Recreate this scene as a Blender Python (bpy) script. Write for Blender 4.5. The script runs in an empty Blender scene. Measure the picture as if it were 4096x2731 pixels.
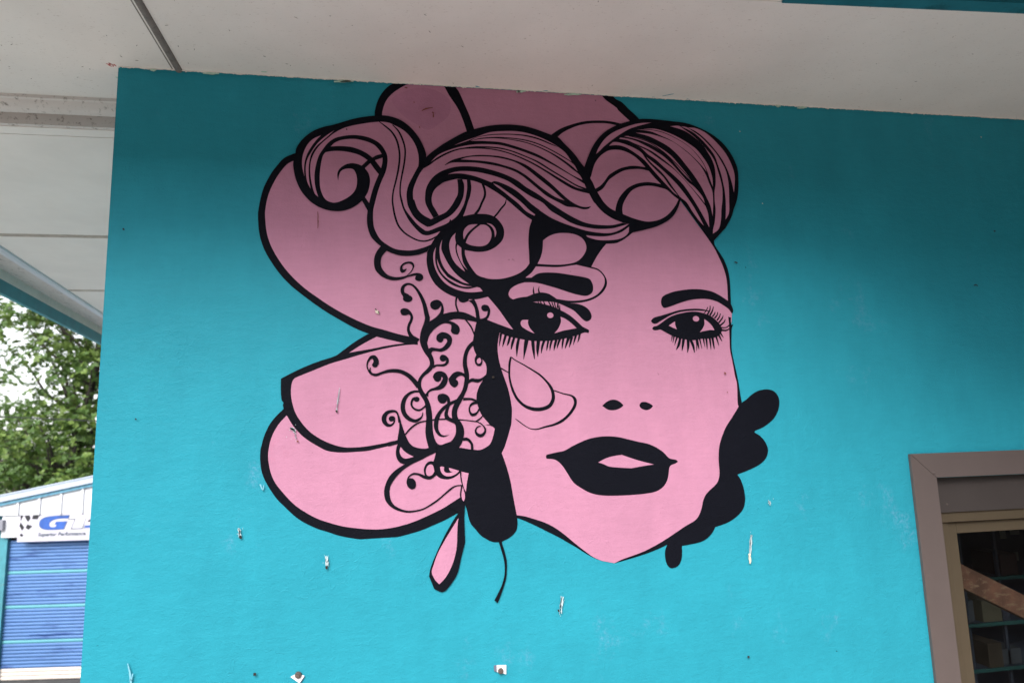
import bpy, bmesh, math, random
from mathutils import Vector, Matrix
from mathutils.geometry import tessellate_polygon
R = math.radians
random.seed(7)
S = bpy.context.scene
COL = S.collection

# ---------------------------------------------------------------- camera, sky, sun, exposure
CAM_M=[[0.986199, 0.004412, -0.165504], [-0.162913, -0.152249, -0.974823], [-0.029498, 0.988332, -0.149429]]
CAM_O=[0, -2.35, 1.75]

cam_d = bpy.data.cameras.new('camera')
cam = bpy.data.objects.new('camera', cam_d)
COL.objects.link(cam)
cam.matrix_world = Matrix([CAM_M[i] + [CAM_O[i]] for i in range(3)] + [[0, 0, 0, 1]])
cam_d.sensor_width = 36.0
cam_d.lens = 2700 / 4096 * 36
cam_d.clip_end = 3000
cam_d.dof.use_dof = True
cam_d.dof.focus_distance = 2.45
cam_d.dof.aperture_fstop = 2.8
S.camera = cam

SUN_EL, SUN_AZ = 41.0, 207.0        # azimuth clockwise from +Y: high overcast glow from the front left
world = bpy.data.worlds.new('World')
S.world = world
world.use_nodes = True
wn, wl = world.node_tree.nodes, world.node_tree.links
bg = wn['Background']
sky = wn.new('ShaderNodeTexSky')
sky.sky_type = 'NISHITA'
sky.sun_disc = False
sky.sun_elevation = R(SUN_EL)
sky.sun_rotation = R(SUN_AZ)
sky.air_density = 1.0
sky.dust_density = 1.6
sky.ozone_density = 1.0
hs = wn.new('ShaderNodeHueSaturation')
hs.inputs['Saturation'].default_value = 0.16
wl.new(sky.outputs[0], hs.inputs['Color'])
wl.new(hs.outputs[0], bg.inputs['Color'])
bg.inputs['Strength'].default_value = 0.115
sun_d = bpy.data.lights.new('sun', 'SUN')
sun_d.energy = 1.5
sun_d.angle = R(36)
sun_d.color = (1.0, 0.97, 0.93)
sun = bpy.data.objects.new('sun', sun_d)
COL.objects.link(sun)
sdir = Vector((math.sin(R(SUN_AZ)) * math.cos(R(SUN_EL)), math.cos(R(SUN_AZ)) * math.cos(R(SUN_EL)), math.sin(R(SUN_EL))))
sun.rotation_euler = sdir.to_track_quat('Z', 'Y').to_euler()
sun.location = (-6, -12, 14)
S.view_settings.view_transform = 'Standard'
S.view_settings.look = 'None'
S.view_settings.gamma = 1.0
S.view_settings.use_curve_mapping = False
S.view_settings.exposure = 1.70
S.render.engine = 'CYCLES'
S.cycles.use_denoising = True
S.cycles.max_bounces = 10
S.cycles.transparent_max_bounces = 12

# ---------------------------------------------------------------- helpers
def new_mat(name):
    m = bpy.data.materials.new(name)
    m.use_nodes = True
    n = m.node_tree
    return m, n.nodes, n.links, n.nodes['Principled BSDF']

def noise(n, l, scale, detail=4, rough=.55, stretch=None, src='pos'):
    t = n.new('ShaderNodeTexNoise')
    t.inputs['Scale'].default_value = scale
    t.inputs['Detail'].default_value = detail
    t.inputs['Roughness'].default_value = rough
    g = n.new('ShaderNodeNewGeometry') if src == 'pos' else n.new('ShaderNodeTexCoord')
    out = g.outputs['Position'] if src == 'pos' else g.outputs['Object']
    if stretch:
        mp = n.new('ShaderNodeMapping')
        mp.inputs['Scale'].default_value = stretch
        l.new(out, mp.inputs['Vector'])
        out = mp.outputs[0]
    l.new(out, t.inputs['Vector'])
    return t

def ramp(n, l, src, a, b, ca=(0, 0, 0, 1), cb=(1, 1, 1, 1)):
    r = n.new('ShaderNodeValToRGB')
    r.color_ramp.elements[0].position = a
    r.color_ramp.elements[1].position = b
    r.color_ramp.elements[0].color = ca
    r.color_ramp.elements[1].color = cb
    l.new(src, r.inputs[0])
    return r

def mix(n, l, fac, a, b, blend='MIX'):
    m = n.new('ShaderNodeMix')
    m.data_type = 'RGBA'
    m.blend_type = blend
    if isinstance(fac, (int, float)): m.inputs[0].default_value = fac
    else: l.new(fac, m.inputs[0])
    for v, k in ((a, 6), (b, 7)):
        if isinstance(v, tuple): m.inputs[k].default_value = v if len(v) == 4 else v + (1,)
        else: l.new(v, m.inputs[k])
    return m.outputs[2]

def bump(n, l, p, hs_, dist):
    prev = None
    for h, st in hs_:
        b = n.new('ShaderNodeBump')
        b.inputs['Strength'].default_value = st
        b.inputs['Distance'].default_value = dist
        l.new(h, b.inputs['Height'])
        if prev: l.new(prev, b.inputs['Normal'])
        prev = b.outputs[0]
    l.new(prev, p.inputs['Normal'])

def plaster(n, l, p, k=1.0):
    """rolled masonry paint: orange peel, trowel ridges, hairline cracks"""
    a = noise(n, l, 210, 2, .6)
    b = noise(n, l, 38, 5, .62, (1, 1, 1.5))
    c = noise(n, l, 7, 5, .6, (1, 1, 1.8))
    w = n.new('ShaderNodeTexVoronoi')
    w.feature = 'DISTANCE_TO_EDGE'
    w.inputs['Scale'].default_value = 5.5
    g = n.new('ShaderNodeNewGeometry')
    d = noise(n, l, 6, 3)
    mx = n.new('ShaderNodeVectorMath'); mx.operation = 'MULTIPLY_ADD'
    mx.inputs[1].default_value = (.35, .35, .35)
    l.new(d.outputs['Color'], mx.inputs[0]); l.new(g.outputs['Position'], mx.inputs[2])
    l.new(mx.outputs[0], w.inputs['Vector'])
    cr = ramp(n, l, w.outputs['Distance'], 0.0, 0.012)
    big = noise(n, l, 1.7, 2)
    msk = ramp(n, l, big.outputs['Fac'], .46, .58, (1, 1, 1, 1), (0, 0, 0, 1))
    crm = n.new('ShaderNodeMath'); crm.operation = 'MAXIMUM'
    l.new(cr.outputs[0], crm.inputs[0]); l.new(msk.outputs[0], crm.inputs[1])
    inv = n.new('ShaderNodeMath'); inv.operation = 'SUBTRACT'; inv.inputs[0].default_value = 1.0
    l.new(crm.outputs[0], inv.inputs[1])
    bump(n, l, p, [(a.outputs['Fac'], .30 * k), (b.outputs['Fac'], .38 * k), (c.outputs['Fac'], .8 * k), (inv.outputs[0], .22 * k)], .004)

def wall_paint(name, col, rough=.55, k=1.0, vary=.06, patch=None, spec=.12):
    m, n, l, p = new_mat(name)
    v = noise(n, l, 2.2, 5, .6)
    lo = tuple(c * (1 - vary) for c in col)
    hi = tuple(min(1, c * (1 + vary)) for c in col)
    c = mix(n, l, ramp(n, l, v.outputs['Fac'], .3, .7).outputs[0], lo, hi)
    if patch:
        t = noise(n, l, 3.1, 6, .7, (1, 1, .8))
        t2 = noise(n, l, 90, 3, .7)
        mm = n.new('ShaderNodeMath'); mm.operation = 'MULTIPLY'
        l.new(ramp(n, l, t.outputs['Fac'], .60, .74).outputs[0], mm.inputs[0])
        l.new(ramp(n, l, t2.outputs['Fac'], .42, .62).outputs[0], mm.inputs[1])
        c = mix(n, l, mm.outputs[0], c, patch)
    v2 = noise(n, l, 9, 6, .7, (1, 1, .35))
    c = mix(n, l, .55, c, mix(n, l, ramp(n, l, v2.outputs['Fac'], .34, .66).outputs[0], (.90, .90, .91), (1.07, 1.06, 1.06)), 'MULTIPLY')
    v3 = noise(n, l, 46, 4, .7, (.25, 1, 1.6))
    c = mix(n, l, .45, c, mix(n, l, ramp(n, l, v3.outputs['Fac'], .35, .65).outputs[0], (.93, .93, .93), (1.05, 1.05, 1.05)), 'MULTIPLY')
    sp = noise(n, l, 26, 2, .5)
    c = mix(n, l, ramp(n, l, sp.outputs['Fac'], .765, .80).outputs[0], c, tuple(x * .35 for x in col))
    l.new(c, p.inputs['Base Color'])
    p.inputs['Roughness'].default_value = rough
    p.inputs['Specular IOR Level'].default_value = spec
    plaster(n, l, p, k)
    return m

def plain(name, col, rough=.6, vary=.08, scale=14, bmp=0.0, metal=0.0, spec=.4, dirt=None):
    m, n, l, p = new_mat(name)
    v = noise(n, l, scale, 5, .6)
    c = mix(n, l, ramp(n, l, v.outputs['Fac'], .3, .7).outputs[0], tuple(x * (1 - vary) for x in col), tuple(min(1, x * (1 + vary)) for x in col))
    if dirt:
        d = noise(n, l, dirt[0], 6, .7, dirt[3] if len(dirt) > 3 else None)
        c = mix(n, l, ramp(n, l, d.outputs['Fac'], dirt[1], dirt[1] + .12).outputs[0], c, dirt[2])
    l.new(c, p.inputs['Base Color'])
    p.inputs['Roughness'].default_value = rough
    p.inputs['Metallic'].default_value = metal
    p.inputs['Specular IOR Level'].default_value = spec
    if bmp:
        b = noise(n, l, scale * 6, 4)
        bump(n, l, p, [(b.outputs['Fac'], bmp)], .004)
    return m

def finish(me, name, mats, parent=None, smooth=False):
    o = bpy.data.objects.new(name, me)
    for m in (mats if isinstance(mats, (list, tuple)) else [mats]): me.materials.append(m)
    COL.objects.link(o)
    if parent: o.parent = parent
    if smooth:
        for p in me.polygons: p.use_smooth = True
    return o

def tag(o, label=None, cat=None, group=None, kind=None):
    if label: o['label'] = label
    if cat: o['category'] = cat
    if group: o['group'] = group
    if kind: o['kind'] = kind
    return o

def empty(name, loc=(0, 0, 0), label=None, cat=None, group=None):
    o = bpy.data.objects.new(name, None)
    o.empty_display_size = .1
    COL.objects.link(o)
    o.location = loc
    return tag(o, label, cat, group)

def add_box(bm, a, b, M=None, bev=0.0):
    """box between corners a and b, optionally transformed"""
    v = [bm.verts.new((x, y, z)) for x in (a[0], b[0]) for y in (a[1], b[1]) for z in (a[2], b[2])]
    f = [bm.faces.new([v[i] for i in q]) for q in ((0, 1, 3, 2), (4, 6, 7, 5), (0, 4, 5, 1), (2, 3, 7, 6), (0, 2, 6, 4), (1, 5, 7, 3))]
    if bev:
        es = {e for q in f for e in q.edges}
        r = bmesh.ops.bevel(bm, geom=list(es), offset=bev, segments=2, affect='EDGES', profile=.6)
        v = list({x for q in r['faces'] for x in q.verts} | {x for x in v if x.is_valid})
    if M is not None:
        bmesh.ops.transform(bm, matrix=M, verts=v)
    return v

def box(name, a, b, mat, parent=None, M=None, bev=0.0):
    bm = bmesh.new()
    lo = [min(p, q) for p, q in zip(a, b)]; hi = [max(p, q) for p, q in zip(a, b)]
    add_box(bm, lo, hi, M, bev)
    bmesh.ops.recalc_face_normals(bm, faces=bm.faces)
    me = bpy.data.meshes.new(name); bm.to_mesh(me); bm.free()
    return finish(me, name, mat, parent)

def prism(name, pts, axis_a, axis_b, ext, mat, parent=None, origin=(0, 0, 0), smooth=False):
    """closed polygon pts in the plane (axis_a, axis_b), extruded by vector ext"""
    A, B, E, O = Vector(axis_a), Vector(axis_b), Vector(ext), Vector(origin)
    P = [O + A * u + B * v for u, v in pts]
    n = len(P)
    V = P + [p + E for p in P]
    F = [tuple(t) for t in tessellate_polygon([P])]
    F += [tuple(i + n for i in reversed(t)) for t in F]
    F += [(i, (i + 1) % n, (i + 1) % n + n, i + n) for i in range(n)]
    me = bpy.data.meshes.new(name); me.from_pydata([tuple(v) for v in V], [], F)
    bm = bmesh.new(); bm.from_mesh(me); bmesh.ops.recalc_face_normals(bm, faces=bm.faces); bm.to_mesh(me); bm.free()
    return finish(me, name, mat, parent, smooth)

def tube(name, path, rad, mat, parent=None, seg=8):
    V, F = [], []
    for i, p in enumerate(path):
        p = Vector(p)
        d = (Vector(path[min(i + 1, len(path) - 1)]) - Vector(path[max(i - 1, 0)])).normalized()
        u = d.orthogonal().normalized(); w = d.cross(u)
        r = rad[i] if isinstance(rad, (list, tuple)) else rad
        for k in range(seg):
            a = 2 * math.pi * k / seg
            V.append(p + u * math.cos(a) * r + w * math.sin(a) * r)
        if i:
            for k in range(seg):
                a0, a1 = (i - 1) * seg + k, (i - 1) * seg + (k + 1) % seg
                F.append((a0, a1, a1 + seg, a0 + seg))
    F.append(tuple(range(seg - 1, -1, -1))); F.append(tuple(range(len(V) - seg, len(V))))
    me = bpy.data.meshes.new(name); me.from_pydata([tuple(v) for v in V], [], F)
    return finish(me, name, mat, parent, True)

# ---------------------------------------------------------------- materials
TEAL = (.020, .250, .328)
M_teal = wall_paint('teal_wall_paint', TEAL, .55, 1.0, .05, (.12, .29, .43))
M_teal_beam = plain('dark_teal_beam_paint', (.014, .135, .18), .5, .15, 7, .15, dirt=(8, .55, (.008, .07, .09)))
M_teal_dark = plain('teal_trim_paint', (.018, .235, .28), .5, .12, 9, .15, dirt=(22, .66, (.015, .12, .16)))
M_pink = wall_paint('pink_mural_paint', (.432, .196, .292), .55, .8, .04, (.45, .160, .245))
M_black = wall_paint('black_mural_paint', (.0045, .005, .0085), .65, .8, .10, spec=.05)
M_violet = wall_paint('faded_violet_over_pink', (.40, .175, .275), .6, .8, .10, (.27, .15, .27))
M_soffit = plain('soffit_paint', (.74, .715, .69), .65, .05, 3.2, .10, dirt=(75, .61, (.36, .31, .28), (1, 2.4, 1)))
M_soffit_low = plain('soffit_paint_bounce_lit', (.80, .755, .72), .65, .05, 3.0, .10, dirt=(60, .68, (.45, .40, .36), (1, 2.4, 1)))  # soffit paint lightened to stand for light bounced up from the yard
M_soffit2 = plain('soffit_paint_shaded_grimy', (.62, .575, .55), .6, .05, 6, .10, dirt=(30, .56, (.22, .19, .17), (1.6, 1, 1.6)))  # soffit paint with the shade at the step put into its tone, plus grime flecks
M_joint = plain('brownish_joint', (.42, .36, .31), .7, .25, 30, .1, dirt=(60, .58, (.16, .12, .09)))
M_batten = plain('grimy_batten_paint', (.17, .155, .145), .6, .25, 22, .2, dirt=(70, .56, (.07, .062, .058)))
M_cream = plain('cream_beam_paint', (.78, .70, .62), .6, .07, 12, .1, dirt=(30, .60, (.25, .13, .08), (1, .5, .3)))
M_grime = plain('grime_line', (.10, .088, .08), .8, .3, 60)
M_chip = plain('bare_filler', (.40, .50, .53), .8, .08, 90)
M_creamchip = plain('cream_filler', (.55, .50, .40), .8, .1, 90)
M_hole = plain('screw_hole_dark', (.02, .015, .012), .9, .3, 200)
M_rust = plain('rust_speck', (.16, .045, .03), .9, .3, 200)
M_faint = plain('thin_chalk_scuff', (.16, .40, .50), .8, .05, 90)
M_casing = plain('taupe_aluminium', (.120, .095, .090), .42, .04, 8, .03, .25)
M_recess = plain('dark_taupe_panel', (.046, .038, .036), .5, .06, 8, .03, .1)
M_bronze = plain('bronze_aluminium', (.098, .076, .050), .40, .05, 8, .02, .35)
M_plastic = plain('white_sign_plastic', (.80, .80, .84), .35, .02, 30)
M_slate = plain('grey_sign_edge', (.12, .13, .18), .5, .1, 30)
M_steel = plain('dull_steel_bolt', (.16, .13, .12), .45, .2, 90, .1, .6)
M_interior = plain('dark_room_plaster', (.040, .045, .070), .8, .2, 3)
M_wood = plain('red_brown_timber', (.15, .060, .036), .7, .35, 14, .4, dirt=(24, .52, (.22, .125, .08), (1, 1, 2.5)))
M_shelf_edge = plain('green_glass_shelf_edge', (.03, .085, .08), .25, .15, 9)
M_upright = plain('pale_metal_upright', (.09, .09, .12), .4, .1, 9, 0, .5)
M_card = plain('off_white_card', (.22, .22, .20), .7, .06, 20)
M_box1 = plain('brown_card_box', (.06, .038, .025), .8, .12, 10)
M_box2 = plain('grey_card_box', (.06, .06, .07), .8, .12, 10)
M_box4 = plain('tan_card_box', (.10, .078, .05), .8, .12, 10)
M_box3 = plain('dark_red_box', (.04, .012, .01), .6, .12, 10)
M_blue = plain('roller_door_blue', (.075, .165, .37), .35, .10, 2.5, .05, .1, dirt=(1.7, .55, (.014, .050, .19), (.6, .6, 4.0)))
M_slat_teal = plain('roller_door_teal', (.09, .30, .36), .4, .08, 3)
M_slat_cream = plain('roller_door_bottom_cream', (.62, .55, .50), .5, .06, 3, dirt=(9, .62, (.30, .25, .22)))
M_white = plain('white_sheet_metal', (.62, .63, .67), .45, .02, 3)
M_zinc = plain('pale_blue_barge', (.40, .46, .56), .45, .05, 4)
M_lblue = plain('sky_blue_flashing', (.13, .33, .46), .5, .2, 14, dirt=(6, .62, (.04, .11, .28)))
M_signwhite = plain('sign_white', (.52, .50, .58), .4, .02, 3)
M_signblue = plain('sign_blue', (.03, .09, .34), .4, .25, 7)
M_signsilver = plain('sign_silver', (.16, .18, .19), .4, .05, 7)
M_signblack = plain('sign_black', (.02, .02, .025), .5, .1, 7)
M_signgrey = plain('sign_lettering_grey', (.10, .12, .15), .5, .05, 7)
M_pilaster = plain('teal_pilaster', (.05, .22, .27), .6, .25, 4, .2, dirt=(12, .6, (.12, .17, .14)))
M_greybox = plain('grey_plastic_box', (.22, .22, .26), .5, .08, 8)
M_leaf = plain('leaf_green', (.070, .135, .028), .5, .35, 1.6, spec=.5)
M_leaf2 = plain('young_leaf_green', (.145, .220, .045), .5, .25, 2.2, spec=.5)
for mm in (M_leaf, M_leaf2):
    p = mm.node_tree.nodes['Principled BSDF']
    tr = mm.node_tree.nodes.new('ShaderNodeBsdfTranslucent')
    tr.inputs['Color'].default_value = (.13, .21, .045, 1)
    ms = mm.node_tree.nodes.new('ShaderNodeMixShader'); ms.inputs[0].default_value = .28
    outn = mm.node_tree.nodes['Material Output']
    mm.node_tree.links.new(p.outputs[0], ms.inputs[1]); mm.node_tree.links.new(tr.outputs[0], ms.inputs[2])
    mm.node_tree.links.new(ms.outputs[0], outn.inputs[0])
M_bark = plain('dark_bark', (.045, .038, .032), .9, .3, 6, .5)
M_cable = plain('black_cable', (.03, .03, .032), .6, .1, 6)
M_paving = plain('grey_pavement_concrete', (.33, .318, .30), .8, .08, 3, .3, dirt=(5, .6, (.25, .24, .22)))
M_porch = plain('bounce_tinted_porch_concrete', (.370, .300, .262), .8, .08, 3, .3, dirt=(5, .6, (.30, .22, .19)))  # unseen floor, tone reddened to send warm bounce up the wall
M_ground = plain('yard_concrete', (.34, .33, .31), .9, .2, 4, .4, dirt=(3, .6, (.22, .20, .18)))
M_road = plain('road_asphalt', (.055, .055, .057), .9, .15, 3, .3)
M_far = plain('weathered_dark_cladding', (.07, .075, .08), .7, .2, 1.2)
M_farroof = plain('brown_roof_sheet', (.10, .07, .06), .6, .2, 1.2)
M_hedge = plain('hedge_leaf', (.04, .075, .02), .6, .3, 2)

gm, n, l, p = new_mat('shop_glass')
n.remove(p)
tb = n.new('ShaderNodeBsdfTransparent'); tb.inputs[0].default_value = (.80, .84, .84, 1)
gb = n.new('ShaderNodeBsdfGlossy'); gb.inputs['Roughness'].default_value = .01
fr = n.new('ShaderNodeFresnel'); fr.inputs[0].default_value = 1.45
gg = n.new('ShaderNodeNewGeometry'); one = n.new('ShaderNodeMath'); one.operation = 'SUBTRACT'; one.inputs[0].default_value = 1
mu = n.new('ShaderNodeMath'); mu.operation = 'MULTIPLY'
l.new(gg.outputs['Backfacing'], one.inputs[1]); l.new(one.outputs[0], mu.inputs[0]); l.new(fr.outputs[0], mu.inputs[1])
mx = n.new('ShaderNodeMixShader')
l.new(mu.outputs[0], mx.inputs[0]); l.new(tb.outputs[0], mx.inputs[1]); l.new(gb.outputs[0], mx.inputs[2])
l.new(mx.outputs[0], n['Material Output'].inputs[0])
M_glass = gm

# ---------------------------------------------------------------- ground
ZC = 3.0745          # soffit above the mural
ZB = 3.012           # lower soffit beyond the step
YARD = -1.645         # the yard lies below the shop's raised porch
XL = -0.953          # left end of the painted wall

def sheet(name, x0, y0, x1, y1, z, mat, kind='structure'):
    me = bpy.data.meshes.new(name)
    me.from_pydata([(x0, y0, z), (x1, y0, z), (x1, y1, z), (x0, y1, z)], [], [(0, 1, 2, 3)])
    return tag(finish(me, name, mat), kind=kind)
M_grass = plain('rough_grass_ground', (.075, .10, .035), .9, .3, .8, .3, dirt=(.6, .6, (.16, .13, .08)))
sheet('ground', -900, -900, 900, 900, YARD - .004, M_grass)
sheet('yard', -22, -6.6, 24, 15, YARD, M_ground)
sheet('road', -200, -16, 200, -9, YARD + .004, M_road)
pv = box('pavement', (-200, -9, YARD), (200, -6.6, YARD + .13), M_paving); tag(pv, kind='structure')
pp = box('porch_floor', (-1.25, -5.2, YARD), (9, 6.3, 0), M_porch); tag(pp, kind='structure')

# ---------------------------------------------------------------- the shop building
shop = empty('shop_building', (XL, 0, 0), 'turquoise painted shop building with pale soffit and taupe window casing', 'building')
INV = Matrix.Translation((-XL, 0, 0))
def child(o, parent=shop):
    o.parent = parent
    if parent is shop: o.matrix_parent_inverse = INV
    return o

WX0, WX1, WZ1, WZ0 = 2.03, 3.3, 1.572, 0.35      # window opening
T = .22
bm = bmesh.new()
def wall_front():
    xs = [XL, WX0, WX1, 8.0]; zs = [YARD, WZ0, WZ1, 3.3]
    for i in range(3):
        for j in range(3):
            if i == 1 and j == 1: continue
            q = [bm.verts.new((x, 0, z)) for x, z in ((xs[i], zs[j]), (xs[i + 1], zs[j]), (xs[i + 1], zs[j + 1]), (xs[i], zs[j + 1]))]
            bm.faces.new(q)
wall_front()
bmesh.ops.remove_doubles(bm, verts=bm.verts, dist=1e-5)
r = bmesh.ops.extrude_face_region(bm, geom=list(bm.faces))
bmesh.ops.translate(bm, vec=(0, T, 0), verts=[v for v in r['geom'] if isinstance(v, bmesh.types.BMVert)])
bmesh.ops.recalc_face_normals(bm, faces=bm.faces)
ce = [e for e in bm.edges if abs(e.verts[0].co.x - XL) < 1e-4 and abs(e.verts[1].co.x - XL) < 1e-4 and abs(e.verts[0].co.y) < 1e-4 and abs(e.verts[1].co.y) < 1e-4]
bmesh.ops.bevel(bm, geom=ce, offset=.006, segments=3, affect='EDGES')
me = bpy.data.meshes.new('wall'); bm.to_mesh(me); bm.free()
child(finish(me, 'wall', M_teal))
child(box('side_wall', (XL, T, YARD), (XL + T, 6, 3.3), M_teal))
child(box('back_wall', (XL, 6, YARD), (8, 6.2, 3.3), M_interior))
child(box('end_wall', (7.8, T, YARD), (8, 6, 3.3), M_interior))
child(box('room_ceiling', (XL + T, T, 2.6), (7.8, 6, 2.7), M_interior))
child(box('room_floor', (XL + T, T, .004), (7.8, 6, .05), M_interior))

# soffits (each sheet its own part), cover strips, step, bead, fascia
YF = -0.640          # front edge of the pale soffit
HANG = 0.0
def bx(y): return -2.63 - .125 * (y - 2.539)      # inner face of the skewed beam on the open left side
def soffit(x0, y0, x1, y1, z, name='soffit_panel', mat=None):
    P = [(bx(y0) - .01, y0), (x1, y0), (x1, y1), (bx(y1) - .01, y1)] if x0 is None else [(x0, y0), (x1, y0), (x1, y1), (x0, y1)]
    return child(prism(name, P, (1, 0, 0), (0, 1, 0), (0, 0, .012), mat or (M_soffit_low if z < ZC - .01 else M_soffit), origin=(0, 0, z)))
jx0, jx1 = -0.766, -0.742
soffit(None, YF + .03, jx0, .235, ZC)
def fy(x): return -.6097 - .0569 * (x - 1.1726)     # slightly skewed front edge
child(prism('soffit_panel', [(jx1, fy(jx1)), (8.0, fy(8.0)), (8.0, 0), (jx1, 0)], (1, 0, 0), (0, 1, 0), (0, 0, .012), M_soffit, origin=(0, 0, ZC)))
soffit(jx1, 0, XL + T, .235, ZC)
bm = bmesh.new()   # hollow rounded cover strip running towards the camera
segs = 8
prof = [(jx0 - .002, ZC + .001)] + [(jx0 + (jx1 - jx0) * (.5 - .5 * math.cos(math.pi * k / segs)), ZC - .009 * math.sin(math.pi * k / segs)) for k in range(segs + 1)] + [(jx1 + .002, ZC + .001)]
child(prism('cover_strip', [(x, z) for x, z in prof], (1, 0, 0), (0, 0, 1), (0, .62, 0), M_batten, origin=(0, YF + .03, 0)))
child(box('grime_line', (jx0 - .010, YF + .03, ZC - .0008), (jx0 - .0065, -.001, ZC + .002), M_batten))
# step down behind the painted wall: coved moulding + board
cove = [(.228, ZC + .004), (.229, ZC - .012), (.240, ZC - .0135)] + [(.240 + .095 * (k / 10), ZC - .0135 - .026 * math.sin(math.pi * k / 10) ** .8) for k in range(1, 11)] + [(.336, ZC - .006), (.344, ZC - .006), (.344, ZC + .004)]
child(prism('coved_moulding', cove, (0, 1, 0), (0, 0, 1), (2.36 + XL + .2, 0, 0), M_soffit2, origin=(-2.36, 0, 0)))
child(box('step_board', (-2.36, .345, ZB), (XL + .2, .365, ZC + .02), M_soffit2))
child(box('edge_strip', (-2.36, .365, ZB - .003), (XL + .2, .428, ZB + .02), M_soffit_low))
# lower soffit panels between joints
ys = [.428, 1.79, 3.20, 4.62, 6.05, 7.5]
for i in range(5):
    soffit(None, ys[i] + .012, XL + T, ys[i + 1] - .012, ZB)
    child(box('joint_strip', (bx(ys[i + 1]), ys[i + 1] - .03, ZB - .0015), (XL + T, ys[i + 1] + .022, ZB + .01), M_joint))
# bead and beam on the open left side (slightly skewed in plan)
dv = Vector((-.124, .992, 0)).normalized(); nv = Vector((-dv.y, dv.x, 0))   # nv points outwards (left)
c0 = Vector((-2.63, 2.539, 0)) - dv * ((2.539 - YF + 0.28) / .992)
LEN = 10.5
def along(name, prof, mat, smooth=False):
    return child(prism(name, prof, tuple(nv), (0, 0, 1), tuple(dv * LEN), mat, origin=tuple(c0), smooth=smooth))
along('corner_bead', [(-.215, ZB + .004), (-.210, ZB - .012), (-.195, ZB - .020), (-.175, ZB - .022), (-.158, ZB - .014), (-.152, ZB + .004)], M_white)
along('flat_strip', [(-.152, ZB - .002), (0, ZB - .002), (0, ZB + .01), (-.152, ZB + .01)], M_soffit2)
along('beam_board', [(0, ZB + .3), (0, ZB - .066), (.02, ZB - .066), (.02, ZB + .3)], M_cream)
along('fascia_board', [(.004, ZB - .066), (.004, ZB - .158), (.035, ZB - .158), (.035, ZB + .34), (.0202, ZB + .34), (.0202, ZB - .066)], M_teal_dark)
# canopy slab above the soffits, with its front beam
ROOFZ = 3.32
rp = []
a = c0 + nv * .03; b = a + dv * LEN
child(prism('roof_slab', [(a.x, YF - 0.28), (1.184, YF - 0.28), (1.184, YF - 1.2), (8.3, YF - 1.2), (8.3, b.y), (b.x, b.y)], (1, 0, 0), (0, 1, 0), (0, 0, .10), M_zinc, origin=(0, 0, ROOFZ)))

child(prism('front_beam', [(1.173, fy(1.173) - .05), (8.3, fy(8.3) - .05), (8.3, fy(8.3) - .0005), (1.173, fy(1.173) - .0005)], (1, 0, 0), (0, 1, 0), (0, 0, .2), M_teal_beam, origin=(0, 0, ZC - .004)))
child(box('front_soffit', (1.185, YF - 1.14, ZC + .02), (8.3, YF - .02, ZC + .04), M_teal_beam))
child(box('front_soffit', (-2.2, YF - 0.23, ZC + .003), (1.172, YF + .07, ZC + .013), M_soffit))
child(box('front_fascia', (1.185, YF - 1.19, ZC - .12), (8.3, YF - 1.142, ROOFZ - .001), M_teal_dark))
child(box('front_fascia', (-2.2, YF - 0.27, ZC - .10), (1.183, YF - 0.232, ROOFZ - .001), M_teal_dark))


child(box('added_shade_wall', (3.55, YF - .9, YARD), (3.75, -.002, ZC - .002), M_recess))  # wing added out of view to darken the upper right of the wall

# ---------------------------------------------------------------- window: casing, recess, frame, sash, pane
win = child(empty('window'))
def wpart(o):
    o.parent = win; o.matrix_parent_inverse = Matrix.Identity(4); return o
win.matrix_parent_inverse = INV
yc = -.014
CX0, CX1 = 1.929, 2.031           # casing left board
CZ1, CZ0 = 1.666, 1.574
def mitre(pts, name):
    return wpart(prism(name, pts, (1, 0, 0), (0, 0, 1), (0, .012, 0), M_casing, origin=(0, yc, 0)))
g = .0009
RX = 3.4
mitre([(CX0, .25), (CX1, .35), (CX1, CZ0 - g), (CX0, CZ1 - g)], 'casing_board')
mitre([(CX0 + g, CZ1), (CX1 + g, CZ0), (RX - .10, CZ0), (RX, CZ1)], 'casing_board')
mitre([(RX, .25), (RX, CZ1 - g), (RX - .10, CZ0 - g), (RX - .10, .35)], 'casing_board')
mitre([(CX0 + g, .25 - g), (RX - g, .25 - g), (RX - .10, .35 - g), (CX1 + g, .35 - g)], 'casing_board')
wpart(box('casing_gap', (CX0 + .002, -.003, .26), (CX1, -.0004, 1.66), M_grime))
wpart(box('head_panel', (WX0 + .002, .030, 1.437), (WX1, .045, WZ1 - .001), M_recess))
wpart(box('jamb', (WX0 + .001, -.001, WZ0), (WX0 + .006, .2, 1.5715), M_casing))
for a_, b_, nm in (((2.037, .040, 1.398), (WX1, .085, 1.4365), 'frame_head'), ((2.037, .040, WZ0), (2.080, .085, 1.3975), 'frame_jamb'),
                   ((2.083, .052, WZ0), (2.112, .085, 1.3965), 'frame_channel'), ((2.112, .060, WZ0), (2.155, .082, 1.394), 'sash_stile'),
                   ((2.1555, .060, 1.352), (WX1, .082, 1.394), 'sash_rail')):
    wpart(box(nm, a_, b_, M_bronze, bev=.0015))
wpart(box('pane', (2.150, .069, WZ0), (WX1, .073, 1.356), M_glass))
for x, z, yy in ((2.023, 1.590, yc - .0015), (2.10, 1.468, .0285)):
    bm = bmesh.new()
    bmesh.ops.create_cone(bm, cap_ends=True, segments=12, radius1=.0045, radius2=.003, depth=.003, matrix=Matrix.Translation((x, yy, z)) @ Matrix.Rotation(R(90), 4, 'X'))
    me = bpy.data.meshes.new('screw'); bm.to_mesh(me); bm.free()
    wpart(finish(me, 'screw', M_steel))

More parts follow.
